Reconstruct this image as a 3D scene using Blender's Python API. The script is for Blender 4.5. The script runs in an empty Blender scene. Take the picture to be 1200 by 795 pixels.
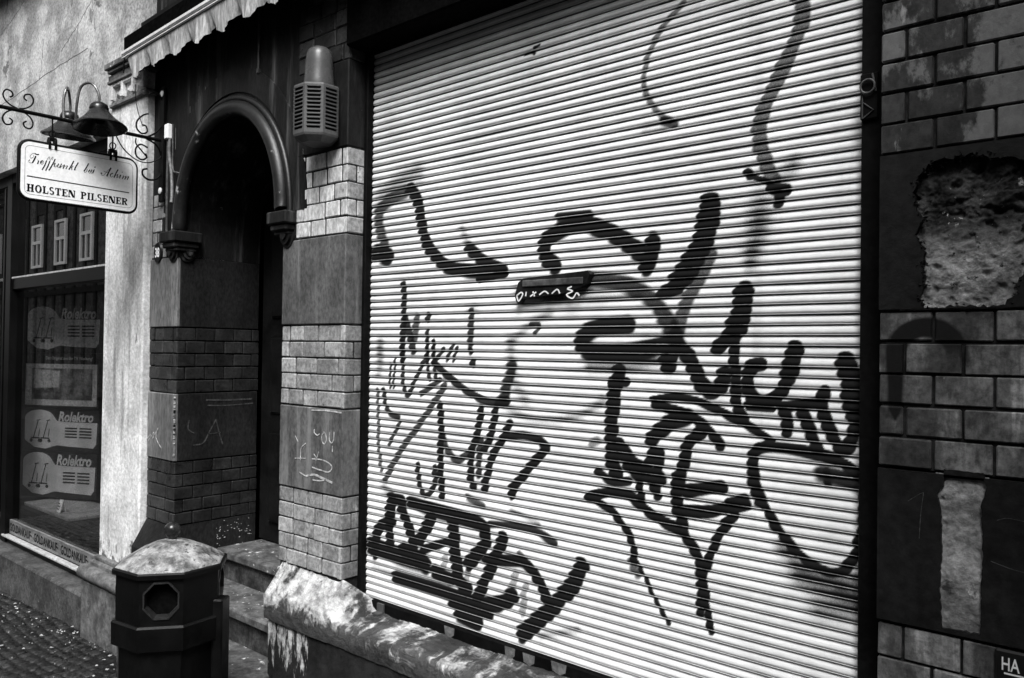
import bpy, math, random, numpy as np
from mathutils import Vector, Matrix
from mathutils import noise as mnoise
random.seed(7)
SC=bpy.context.scene
COL=SC.collection
H=1.6            # the camera stands 1.6 m above the pavement at the shop; heights below are measured from the eye
P=1.892          # front plane of the door piers (y grows into the house)
SCRIPT= [(0.0016,[(1.267,0.8136),(1.2702,0.8149),(1.2712,0.8192)]),(0.0022,[(1.2681,0.8145),(1.2702,0.8149)]),(0.0012,[(1.2671,0.8112),(1.2704,0.8058),(1.278,0.8048),(1.2833,0.8083)]),(0.0042,[(1.2833,0.8083),(1.2896,0.8215),(1.2958,0.8384)]),(0.001,[(1.2808,0.8283),(1.2861,0.8341),(1.287,0.8415)]),(0.001,[(1.2808,0.8275),(1.2743,0.827),(1.2731,0.8352),(1.2804,0.8463),(1.2912,0.8508),(1.2989,0.8475)]),(0.0036,[(1.2923,0.8498),(1.2999,0.8472),(1.3076,0.8492)]),(0.0035,[(1.3075,0.82),(1.304,0.8061)]),(0.001,[(1.3026,0.824),(1.3075,0.82)]),(0.0036,[(1.3234,0.8243),(1.3169,0.8182),(1.316,0.8107)]),(0.001,[(1.316,0.8107),(1.3216,0.8069),(1.328,0.8154)]),(0.001,[(1.3182,0.8124),(1.3279,0.8215),(1.3234,0.825)]),(0.0036,[(1.34,0.8262),(1.3333,0.8054),(1.3231,0.7829)]),(0.001,[(1.34,0.8262),(1.3485,0.8449),(1.3529,0.8458),(1.3499,0.8329)]),(0.0036,[(1.3533,0.8263),(1.347,0.8055),(1.3375,0.7818)]),(0.001,[(1.3533,0.8263),(1.363,0.8465),(1.3668,0.8472),(1.3632,0.8343)]),(0.0038,[(1.3755,0.8403),(1.3648,0.8137),(1.3508,0.7854)]),(0.001,[(1.3659,0.8127),(1.3758,0.8231)]),(0.0028,[(1.3763,0.8232),(1.3721,0.8065)]),(0.001,[(1.3721,0.8065),(1.3773,0.805),(1.3827,0.8146)]),(0.003,[(1.3905,0.8222),(1.3851,0.8089)]),(0.001,[(1.3856,0.8077),(1.392,0.8052),(1.4019,0.823)]),(0.003,[(1.4025,0.8244),(1.3965,0.8048)]),(0.001,[(1.3965,0.8048),(1.4055,0.8138),(1.4133,0.8215)]),(0.003,[(1.4156,0.8219),(1.4098,0.8042)]),(0.001,[(1.4106,0.8073),(1.4214,0.818),(1.4282,0.8205)]),(0.003,[(1.4283,0.8193),(1.4221,0.8045)]),(0.0038,[(1.4544,0.8465),(1.4444,0.8235),(1.435,0.8043)]),(0.0015,[(1.4411,0.8141),(1.4536,0.8239)]),(0.0025,[(1.4468,0.8164),(1.4471,0.804)]),(0.0038,[(1.4743,0.8428),(1.4631,0.8194),(1.4586,0.8061)]),(0.001,[(1.4586,0.8061),(1.4668,0.8076)]),(0.0038,[(1.5197,0.8472),(1.5087,0.8229),(1.5007,0.8089)]),(0.0015,[(1.5007,0.8089),(1.5032,0.803),(1.5114,0.8083),(1.5147,0.8202)]),(0.003,[(1.5267,0.8199),(1.5197,0.8097)]),(0.0012,[(1.5197,0.8097),(1.5234,0.8028),(1.5294,0.8051)]),(0.0012,[(1.5209,0.81),(1.5275,0.8162),(1.5267,0.8211)]),(0.0032,[(1.5363,0.8216),(1.53,0.809)]),(0.0012,[(1.53,0.8078),(1.5366,0.8039),(1.5411,0.8187)]),(0.0036,[(1.5459,0.8233),(1.5397,0.807)]),(0.0045,[(1.548,0.8357),(1.5497,0.8355)]),(0.0045,[(1.5765,0.8122),(1.5802,0.8116)]),(0.0012,[(1.5766,0.8071),(1.584,0.802),(1.5913,0.8071),(1.6081,0.8307),(1.6227,0.8462)]),(0.0045,[(1.6215,0.8447),(1.612,0.8236),(1.6037,0.8029)]),(0.0014,[(1.5885,0.8246),(1.5984,0.8212),(1.6133,0.82)]),(0.0032,[(1.6307,0.8205),(1.6208,0.8149),(1.6198,0.8057)]),(0.0012,[(1.6198,0.8057),(1.6248,0.8014),(1.6334,0.8093)]),(0.0038,[(1.6548,0.843),(1.6444,0.8216),(1.6373,0.8022)]),(0.0012,[(1.6421,0.8109),(1.6545,0.8208)]),(0.003,[(1.6545,0.8203),(1.6498,0.8031)]),(0.0012,[(1.6498,0.8031),(1.6586,0.8085),(1.6659,0.8189)]),(0.003,[(1.668,0.8193),(1.6625,0.8027)]),(0.003,[(1.6743,0.8342),(1.6753,0.8344)]),(0.003,[(1.6812,0.8177),(1.6759,0.8024)]),(0.0012,[(1.6759,0.8024),(1.6839,0.8129),(1.6927,0.8184)]),(0.003,[(1.6935,0.8185),(1.6871,0.8017)]),(0.0012,[(1.6871,0.8017),(1.6966,0.8138),(1.7042,0.8178)]),(0.003,[(1.7055,0.818),(1.6994,0.8025)]),(0.0035,[(1.2632,0.7452),(1.7081,0.7398)])]
CHALK_RIGHT= [(0.004,[(-2.6482,-0.3263),(-2.6479,-0.339),(-2.628,-0.3476),(-2.6155,-0.3415)]),(0.004,[(-2.5822,-0.3328),(-2.5969,-0.3451),(-2.5963,-0.3677),(-2.5809,-0.378),(-2.5689,-0.3629),(-2.5737,-0.3407),(-2.5864,-0.3317)]),(0.004,[(-2.5475,-0.3311),(-2.55,-0.3588),(-2.5358,-0.3701),(-2.5223,-0.3565),(-2.5207,-0.3266)]),(0.004,[(-2.529,-0.3819),(-2.5292,-0.4018)]),(0.0035,[(-2.7046,-0.3857),(-2.7305,-0.4025),(-2.7388,-0.424),(-2.7379,-0.455)]),(0.0035,[(-2.7765,-0.4521),(-2.7029,-0.4453)]),(0.003,[(-2.7764,-0.3621),(-2.7578,-0.3841)]),(0.003,[(-2.6489,-0.4232),(-2.6211,-0.4433)]),(0.003,[(-2.6177,-0.4126),(-2.6337,-0.4471)]),(0.0045,[(-2.6595,-0.4431),(-2.5959,-0.4408),(-2.5459,-0.4508),(-2.5308,-0.4666),(-2.5532,-0.484),(-2.6032,-0.4819),(-2.6586,-0.4762)]),(0.008,[(-2.6965,-0.5152),(-2.6449,-0.5043),(-2.594,-0.5111),(-2.5276,-0.5224)]),(0.004,[(-2.7453,-0.5051),(-2.6964,-0.5177)]),(0.005,[(-2.6529,-0.5255),(-2.6104,-0.5241),(-2.5689,-0.5157)]),(0.006,[(-2.6693,-0.251),(-2.5762,-0.2469),(-2.4785,-0.2495)])]
CHALK_LEFT= [(0.0035,[(-4.0931,-0.4882),(-4.0466,-0.4569),(-4.0689,-0.4917),(-4.0118,-0.4433),(-4.0221,-0.4768),(-3.9662,-0.4181),(-3.9873,-0.4685),(-3.9276,-0.5173)])]
CHALK_JAMB= [(0.006,[(2.1023,-0.3759),(2.0685,-0.4338),(2.035,-0.4911),(1.9841,-0.4977)]),(0.006,[(2.1025,-0.3814),(2.1215,-0.4485),(2.1404,-0.505)]),(0.004,[(2.0572,-0.4494),(2.1273,-0.4434)]),(0.008,[(2.048,-0.275),(2.1599,-0.2794),(2.3016,-0.2792)]),(0.006,[(2.0543,-0.3024),(2.1604,-0.3071),(2.3084,-0.3022)]),(0.005,[(1.9593,-0.373),(1.9545,-0.4154),(1.9886,-0.4391)])]
HOOK= [(0.026,[(-0.5091,-0.1587),(-0.5098,-0.141)]),(0.04,[(-0.5092,-0.1374),(-0.5085,-0.0911),(-0.5088,-0.0413),(-0.5041,-0.002),(-0.4879,0.0336),(-0.4524,0.0476),(-0.4177,0.0372),(-0.396,0.0099)])]
SPALL= [(-0.4595, 0.3932), (-0.4712, 0.3573), (-0.4693, 0.3197), (-0.4521, 0.2974), (-0.4588, 0.2869), (-0.4655, 0.2633), (-0.4466, 0.2247), (-0.4515, 0.1935), (-0.4462, 0.1506), (-0.4578, 0.1233), (-0.4459, 0.1044), (-0.3026, 0.1043), (-0.2774, 0.1262), (-0.2804, 0.1523), (-0.2571, 0.1856), (-0.2487, 0.245), (-0.2721, 0.2625), (-0.2445, 0.2874), (-0.2347, 0.3291), (-0.2449, 0.3817), (-0.2815, 0.4025), (-0.3192, 0.4116), (-0.358, 0.4228), (-0.39, 0.4203), (-0.431, 0.4171)]
STRIPHOLE= [(-0.4091, -0.2417), (-0.3345, -0.2425), (-0.3297, -0.2771), (-0.3388, -0.3046), (-0.3353, -0.392), (-0.338, -0.4803), (-0.339, -0.5753), (-0.4104, -0.5764), (-0.4158, -0.4963), (-0.4114, -0.405), (-0.4135, -0.3329), (-0.4219, -0.2977), (-0.4072, -0.2777)]
DRIPS= [[(-3.5716, 1.2272), (-3.5709, 1.1213)], [(-3.6328, 1.2439), (-3.6323, 1.1411)], [(-3.7168, 1.1612), (-3.7149, 1.0235)], [(-3.0522, 1.1682), (-3.0517, 1.0682)], [(-3.8602, 1.0818), (-3.8569, 0.9109)], [(-2.8213, 0.6734), (-2.8188, 0.5076)]]
GRAFFITI=[
(0.0398,0.25,0.66,[(-0.788,0.958),(-0.767,0.899),(-0.762,0.858),(-0.779,0.797),(-0.808,0.737),(-0.842,0.677),(-0.866,0.621),(-0.872,0.575),(-0.862,0.519),(-0.842,0.462),(-0.825,0.424)]),
(0.0176,0.75,0.62,[(-1.097,0.984),(-1.154,0.94),(-1.195,0.891),(-1.219,0.844),(-1.224,0.792),(-1.21,0.737),(-1.176,0.685),(-1.134,0.657)]),
(0.0267,0.7,0.8,[(-1.159,0.661),(-1.121,0.644)]),
(0.0313,1,0.28,[(-1.218,0.639),(-1.158,0.638)]),
(0.0264,0.2,1,[(-0.904,0.476),(-0.898,0.47)]),
(0.0136,0.2,1,[(-0.901,0.47),(-0.845,0.441),(-0.817,0.416)]),
(0.034,0.2,1,[(-0.836,0.425),(-0.8,0.419)]),
(0.0292,0.25,1,[(-0.817,0.406),(-0.817,0.389)]),
(0.0598,1,0.5,[(-0.817,0.453),(-0.784,0.481)]),
(0.0398,1,0.3,[(-0.778,0.493),(-0.784,0.468)]),
(0.0833,1,0.62,[(-0.865,0.391),(-0.872,0.341)]),
(0.0679,1,0.66,[(-0.872,0.341),(-0.885,0.281)]),
(0.0468,1,0.75,[(-0.889,0.267),(-0.895,0.234)]),
(0.0664,0.18,1,[(-1.012,0.41),(-1.014,0.368),(-1.034,0.302),(-1.072,0.241),(-1.112,0.192)]),
(0.0461,0.18,1,[(-1.072,0.216),(-1.116,0.182),(-1.151,0.168)]),
(0.0422,0.45,0.72,[(-1.009,0.269),(-1.044,0.2),(-1.087,0.123),(-1.11,0.051),(-1.118,0.022)]),
(0.054,0.6,0.75,[(-2.374,0.352),(-2.378,0.402),(-2.41,0.465),(-2.409,0.53),(-2.349,0.568),(-2.261,0.587)]),
(0.0743,0.3,0.95,[(-2.42,0.37),(-2.359,0.351)]),
(0.0505,0.3,0.95,[(-2.232,0.594),(-2.192,0.55),(-2.173,0.472),(-2.148,0.404),(-2.102,0.344),(-2.034,0.296),(-1.932,0.273),(-1.834,0.268),(-1.764,0.263)]),
(0.0956,1,0.42,[(-2.41,0.565),(-2.305,0.622),(-2.191,0.641)]),
(0.0717,1,0.35,[(-2.395,0.603),(-2.198,0.666)]),
(0.046,0.3,0.92,[(-1.921,0.349),(-1.859,0.305),(-1.77,0.265)]),
(0.0244,0.2,1,[(-1.876,0.239),(-1.752,0.255)]),
(0.036,0.8,0.5,[(-1.96,0.424),(-1.934,0.377),(-1.909,0.348)]),
(0.0548,0.3,0.97,[(-1.544,0.267),(-1.586,0.305),(-1.577,0.351),(-1.512,0.383),(-1.421,0.388),(-1.336,0.355),(-1.26,0.308),(-1.208,0.274)]),
(0.0529,0.25,1,[(-1.189,0.317),(-1.197,0.276),(-1.211,0.245)]),
(0.0353,0.5,0.9,[(-1.53,0.42),(-1.415,0.416)]),
(0.0528,0.55,0.82,[(-1.412,0.217),(-1.288,0.199),(-1.195,0.153),(-1.139,0.088),(-1.103,0.011)]),
(0.0397,1,0.5,[(-1.577,0.179),(-1.411,0.16),(-1.23,0.166)]),
(0.0548,0.35,0.95,[(-1.272,0.08),(-1.363,0.073),(-1.428,0.045),(-1.428,0.008),(-1.361,-0.009),(-1.227,0.0),(-1.116,0.03)]),
(0.0419,0.4,0.98,[(-1.441,0.019),(-1.377,-0.002),(-1.185,0.005)]),
(0.0493,1,0.85,[(-1.408,-0.044),(-1.256,-0.04),(-1.157,-0.018)]),
(0.0449,0.18,1,[(-1.137,-0.043),(-1.112,0.009),(-1.072,-0.013),(-1.045,-0.069),(-1.012,-0.103),(-0.982,-0.098),(-0.966,-0.059)]),
(0.044,0.2,1,[(-1.145,-0.023),(-1.137,-0.041)]),
(0.0334,1,0.62,[(-1.756,-0.187),(-1.666,-0.215),(-1.58,-0.222),(-1.448,-0.201),(-1.354,-0.149)]),
(0.0376,1,0.55,[(-1.726,0.023),(-1.649,0.078),(-1.565,0.118)]),
(0.0515,1,0.5,[(-1.726,0.028),(-1.716,-0.085),(-1.66,-0.161)]),
(0.0433,0.6,0.85,[(-1.722,-0.053),(-1.737,-0.113),(-1.756,-0.171)]),
(0.0591,0.15,1,[(-0.91,0.162),(-0.918,0.112),(-0.934,0.062)]),
(0.0375,0.18,1,[(-0.93,0.066),(-0.962,0.035),(-0.986,0.01)]),
(0.0297,0.18,1,[(-0.936,0.043),(-0.937,-0.019),(-0.932,-0.096),(-0.923,-0.149),(-0.909,-0.172)]),
(0.0351,0.15,1,[(-0.863,-0.027),(-0.888,-0.035),(-0.902,-0.072),(-0.887,-0.113),(-0.856,-0.129),(-0.817,-0.112),(-0.793,-0.061)]),
(0.0438,0.15,1,[(-0.793,-0.061),(-0.78,-0.016),(-0.772,0.01)]),
(0.0234,0.2,1,[(-0.895,-0.14),(-0.832,-0.14)]),
(0.0299,0.18,1,[(-0.802,-0.142),(-0.794,-0.164),(-0.791,-0.201)]),
(0.0284,0.18,1,[(-0.806,-0.137),(-0.707,-0.122)]),
(0.0314,0.2,1,[(-0.753,-0.147),(-0.729,-0.203),(-0.717,-0.239)]),
(0.0314,0.18,1,[(-0.7,-0.093),(-0.701,-0.144),(-0.679,-0.199),(-0.654,-0.234),(-0.63,-0.199),(-0.623,-0.139)]),
(0.0516,0.15,1,[(-0.624,-0.139),(-0.636,-0.077),(-0.648,-0.022)]),
(0.0305,0.2,1,[(-0.621,-0.139),(-0.6,-0.193),(-0.598,-0.262)]),
(0.0228,0.2,1,[(-1.181,-0.14),(-1.109,-0.126),(-1.029,-0.138),(-0.944,-0.172),(-0.879,-0.2),(-0.835,-0.225)]),
(0.0299,0.2,1,[(-1.172,-0.152),(-1.072,-0.176),(-1.011,-0.21),(-0.974,-0.252)]),
(0.0307,0.2,1,[(-0.593,-0.309),(-0.657,-0.264),(-0.727,-0.248),(-0.801,-0.242),(-0.861,-0.247),(-0.884,-0.276),(-0.88,-0.329),(-0.86,-0.386)]),
(0.0435,0.7,0.9,[(-0.705,-0.294),(-0.65,-0.302),(-0.593,-0.32)]),
(0.0167,0.5,0.9,[(-0.695,-0.286),(-0.691,-0.321)]),
(0.0474,0.2,1,[(-1.302,-0.06),(-1.314,-0.13),(-1.323,-0.199),(-1.325,-0.26),(-1.319,-0.328),(-1.303,-0.36)]),
(0.026,0.2,1,[(-1.328,-0.089),(-1.274,-0.09)]),
(0.0494,0.2,1,[(-1.299,-0.275),(-1.261,-0.322),(-1.224,-0.352)]),
(0.0467,0.25,1,[(-1.187,-0.252),(-1.135,-0.205),(-1.07,-0.182)]),
(0.0311,0.3,1,[(-1.182,-0.273),(-1.194,-0.315),(-1.204,-0.349)]),
(0.0306,0.3,1,[(-1.161,-0.287),(-1.165,-0.353),(-1.166,-0.407)]),
(0.026,0.3,0.95,[(-1.369,-0.363),(-1.318,-0.388),(-1.258,-0.381)]),
(0.0521,0.25,1,[(-1.254,-0.334),(-1.161,-0.363)]),
(0.0356,0.2,1,[(-1.032,-0.219),(-1.07,-0.254),(-1.084,-0.304),(-1.093,-0.361),(-1.104,-0.419)]),
(0.0365,0.25,1,[(-1.07,-0.384),(-0.967,-0.363)]),
(0.0252,0.25,1,[(-1.224,-0.373),(-1.218,-0.435)]),
(0.0306,0.18,1,[(-1.4,-0.444),(-1.331,-0.422),(-1.251,-0.424),(-1.199,-0.458),(-1.148,-0.481),(-1.098,-0.497),(-1.063,-0.527),(-1.037,-0.561),(-1.021,-0.621),(-1.016,-0.689)]),
(0.0245,0.3,1,[(-1.027,-0.636),(-1.028,-0.713)]),
(0.0201,0.25,1,[(-1.008,-0.687),(-0.999,-0.754)]),
(0.023,0.2,1,[(-1.394,-0.449),(-1.33,-0.471),(-1.285,-0.509),(-1.252,-0.548),(-1.236,-0.612)]),
(0.0285,0.5,0.7,[(-1.244,-0.613),(-1.23,-0.644)]),
(0.0132,0.3,0.95,[(-1.226,-0.61),(-1.179,-0.688),(-1.145,-0.739),(-1.128,-0.762)]),
(0.0245,0.2,1,[(-0.929,-0.433),(-0.96,-0.465),(-0.983,-0.503),(-1.005,-0.562),(-1.02,-0.614)]),
(0.0293,0.2,1,[(-1.069,-0.394),(-1.007,-0.367),(-0.966,-0.367)]),
(0.0331,0.2,1,[(-1.092,-0.443),(-1.007,-0.432),(-0.933,-0.408),(-0.897,-0.398)]),
(0.0317,0.2,1,[(-0.94,-0.4),(-0.901,-0.388)]),
(0.0329,0.2,1,[(-1.101,-0.351),(-1.104,-0.409),(-1.095,-0.451),(-1.082,-0.502)]),
(0.0218,0.25,1,[(-1.221,-0.373),(-1.219,-0.428)]),
(0.0249,0.25,1,[(-1.191,-0.362),(-1.166,-0.41)]),
(0.0252,0.25,1,[(-0.877,-0.326),(-0.856,-0.376),(-0.821,-0.437),(-0.774,-0.494),(-0.716,-0.529),(-0.666,-0.533),(-0.63,-0.494),(-0.61,-0.448),(-0.601,-0.385),(-0.599,-0.318)]),
(0.0504,1,0.97,[(-0.8,-0.492),(-0.741,-0.546),(-0.666,-0.55),(-0.601,-0.537)]),
(0.066,1,0.95,[(-0.754,-0.561),(-0.666,-0.581),(-0.597,-0.579)]),
(0.048,1,0.8,[(-0.66,-0.574),(-0.597,-0.597)]),
(0.0676,1,0.8,[(-0.702,-0.627),(-0.597,-0.615)]),
(0.0309,0.3,0.97,[(-2.057,-0.203),(-2.051,-0.286),(-2.049,-0.369),(-2.048,-0.451),(-2.043,-0.526)]),
(0.0222,0.3,0.9,[(-2.167,-0.427),(-2.163,-0.492),(-2.13,-0.535),(-2.084,-0.494),(-2.077,-0.427)]),
(0.0268,0.5,0.8,[(-2.045,-0.313),(-2.008,-0.365),(-1.962,-0.392),(-1.919,-0.365)]),
(0.0308,0.35,0.95,[(-1.855,-0.205),(-1.872,-0.281),(-1.895,-0.354),(-1.899,-0.434),(-1.89,-0.473)]),
(0.0257,0.45,0.85,[(-1.857,-0.315),(-1.862,-0.43)]),
(0.0305,0.35,0.95,[(-1.788,-0.201),(-1.806,-0.272),(-1.835,-0.34)]),
(0.0301,0.35,0.95,[(-1.726,-0.245),(-1.765,-0.307),(-1.799,-0.362),(-1.821,-0.425),(-1.837,-0.475)]),
(0.0268,0.35,0.95,[(-1.731,-0.288),(-1.665,-0.278),(-1.6,-0.288)]),
(0.0321,0.3,0.97,[(-1.595,-0.293),(-1.573,-0.312),(-1.599,-0.343),(-1.652,-0.398),(-1.706,-0.455),(-1.716,-0.481)]),
(0.0247,0.7,0.75,[(-1.916,-0.512),(-1.843,-0.533)]),
(0.0192,0.8,0.6,[(-1.716,-0.528),(-1.66,-0.541),(-1.595,-0.556)]),
(0.026,0.2,0.88,[(-2.093,-0.052),(-2.013,-0.101),(-1.911,-0.151),(-1.826,-0.177),(-1.745,-0.177)]),
(0.0292,0.4,0.85,[(-1.779,-0.175),(-1.739,-0.17)]),
(0.0185,0.3,0.85,[(-2.265,0.026),(-2.263,-0.07),(-2.251,-0.147),(-2.229,-0.175),(-2.195,-0.126),(-2.155,-0.058),(-2.128,-0.02)]),
(0.0158,0.3,0.85,[(-2.129,0.027),(-2.127,-0.067),(-2.112,-0.113)]),
(0.0158,0.3,0.85,[(-2.095,0.027),(-2.096,-0.048),(-2.079,-0.112)]),
(0.012,0.3,0.8,[(-2.334,-0.062),(-2.329,-0.15)]),
(0.0118,0.3,0.8,[(-2.308,-0.042),(-2.31,-0.149)]),
(0.0201,0.3,0.8,[(-2.159,-0.167),(-2.059,-0.113)]),
(0.0258,0.4,0.78,[(-2.032,-0.129),(-2.117,-0.226),(-2.212,-0.327),(-2.31,-0.442),(-2.353,-0.505)]),
(0.0446,0.9,0.5,[(-2.389,0.026),(-2.401,-0.103)]),
(0.0215,0.3,0.85,[(-2.369,-0.162),(-2.345,-0.239),(-2.278,-0.261)]),
(0.0167,0.3,0.8,[(-2.277,-0.279),(-2.327,-0.365)]),
(0.0173,0.4,0.7,[(-2.404,-0.163),(-2.396,-0.322),(-2.377,-0.468)]),
(0.0483,1,0.6,[(-2.361,-0.526),(-2.33,-0.551)]),
(0.0296,0.3,0.9,[(-2.264,0.24),(-2.258,0.151),(-2.263,0.054),(-2.264,-0.038)]),
(0.0328,0.4,0.85,[(-2.25,0.112),(-2.212,0.016),(-2.204,-0.008)]),
(0.0328,0.5,0.7,[(-2.186,0.116),(-2.198,0.035)]),
(0.0282,0.2,0.85,[(-2.124,0.12),(-2.129,0.108)]),
(0.018,0.3,0.85,[(-2.13,0.063),(-2.127,-0.04)]),
(0.0175,0.3,0.85,[(-2.095,0.026),(-2.094,-0.039)]),
(0.0265,0.5,0.82,[(-1.907,0.134),(-1.912,0.018)]),
(0.0381,1,0.35,[(-1.917,0.134),(-1.892,0.142)]),
(0.0229,0.3,0.9,[(-1.91,-0.005),(-1.909,-0.009)]),
(0.0441,1,0.45,[(-2.396,0.015),(-2.395,-0.035)]),
(0.0265,0.3,0.9,[(-1.901,-0.044),(-1.901,-0.054)]),
(0.0154,0.3,0.85,[(-2.08,-0.038),(-2.041,-0.0)]),
(0.0152,0.3,0.85,[(-2.027,-0.039),(-1.996,0.014)]),
(0.0131,0.3,0.85,[(-1.995,-0.041),(-1.974,0.005)]),
(0.048,0.2,1,[(-2.409,-0.793),(-2.396,-0.713),(-2.353,-0.67),(-2.309,-0.654)]),
(0.0468,0.2,1,[(-2.324,-0.645),(-2.319,-0.739)]),
(0.0585,0.2,1,[(-2.311,-0.571),(-2.321,-0.663)]),
(0.0463,0.2,1,[(-2.318,-0.568),(-2.254,-0.57)]),
(0.0516,0.2,1,[(-2.205,-0.571),(-2.077,-0.579),(-1.95,-0.585),(-1.866,-0.594),(-1.83,-0.616)]),
(0.0481,0.2,1,[(-2.253,-0.597),(-2.203,-0.682),(-2.188,-0.722)]),
(0.0508,0.2,1,[(-2.09,-0.61),(-2.154,-0.698)]),
(0.0695,0.25,1,[(-2.425,-0.767),(-2.277,-0.779),(-2.139,-0.78)]),
(0.068,0.25,1,[(-2.236,-0.753),(-2.123,-0.784)]),
(0.0531,0.3,1,[(-2.072,-0.798),(-1.996,-0.81)]),
(0.0578,0.2,1,[(-1.981,-0.62),(-1.972,-0.716),(-1.952,-0.8),(-1.915,-0.827)]),
(0.0503,0.2,1,[(-1.828,-0.61),(-1.829,-0.657),(-1.875,-0.708),(-1.908,-0.741)]),
(0.0322,0.4,1,[(-2.14,-0.732),(-2.011,-0.683)]),
(0.0457,0.2,1,[(-1.745,-0.626),(-1.794,-0.718),(-1.838,-0.803),(-1.861,-0.846)]),
(0.053,0.25,1,[(-2.276,-0.862),(-2.137,-0.862),(-2.007,-0.864),(-1.884,-0.873),(-1.757,-0.845),(-1.701,-0.804)]),
(0.0571,0.3,1,[(-1.944,-0.921),(-1.859,-0.929)]),
(0.0604,0.3,1,[(-1.969,-0.887),(-1.813,-0.887)]),
(0.0394,0.2,1,[(-1.823,-0.711),(-1.716,-0.694),(-1.651,-0.692),(-1.606,-0.724),(-1.566,-0.78),(-1.543,-0.808)]),
(0.0547,0.22,1,[(-1.426,-0.658),(-1.458,-0.718),(-1.516,-0.785),(-1.585,-0.856),(-1.657,-0.923)]),
(0.0187,0.5,0.65,[(-1.678,-0.664),(-1.651,-0.68)]),
(0.0263,0.5,0.88,[(-1.808,-0.59),(-1.674,-0.577),(-1.59,-0.586),(-1.529,-0.608)]),
(0.0281,0.4,0.4,[(-2.022,-0.743),(-2.034,-0.789)]),
(0.0265,0.4,0.4,[(-1.91,-0.757),(-1.909,-0.805)]),
(0.0266,0.4,0.4,[(-1.693,-0.733),(-1.724,-0.821)]),
(0.0258,0.4,0.42,[(-1.65,-0.765),(-1.659,-0.856)]),
(0.0304,1,0.55,[(-1.584,-0.911),(-1.437,-0.856)]),
(0.0351,0.9,0.45,[(-2.408,-0.841),(-2.262,-0.852)]),
(0.0095,0.3,1,[(-1.683,0.973),(-1.654,0.975),(-1.64,0.966)]),
(0.0095,0.3,0.9,[(-1.64,0.985),(-1.619,0.989)]),
(0.0256,0.7,0.5,[(-1.398,-0.282),(-1.373,-0.27)]),
(0.0364,0.8,0.55,[(-1.703,0.197),(-1.543,0.164),(-1.411,0.191)]),
(0.0125,0.3,0.8,[(-1.639,0.084),(-1.604,0.081),(-1.624,0.053)]),
]


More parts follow.
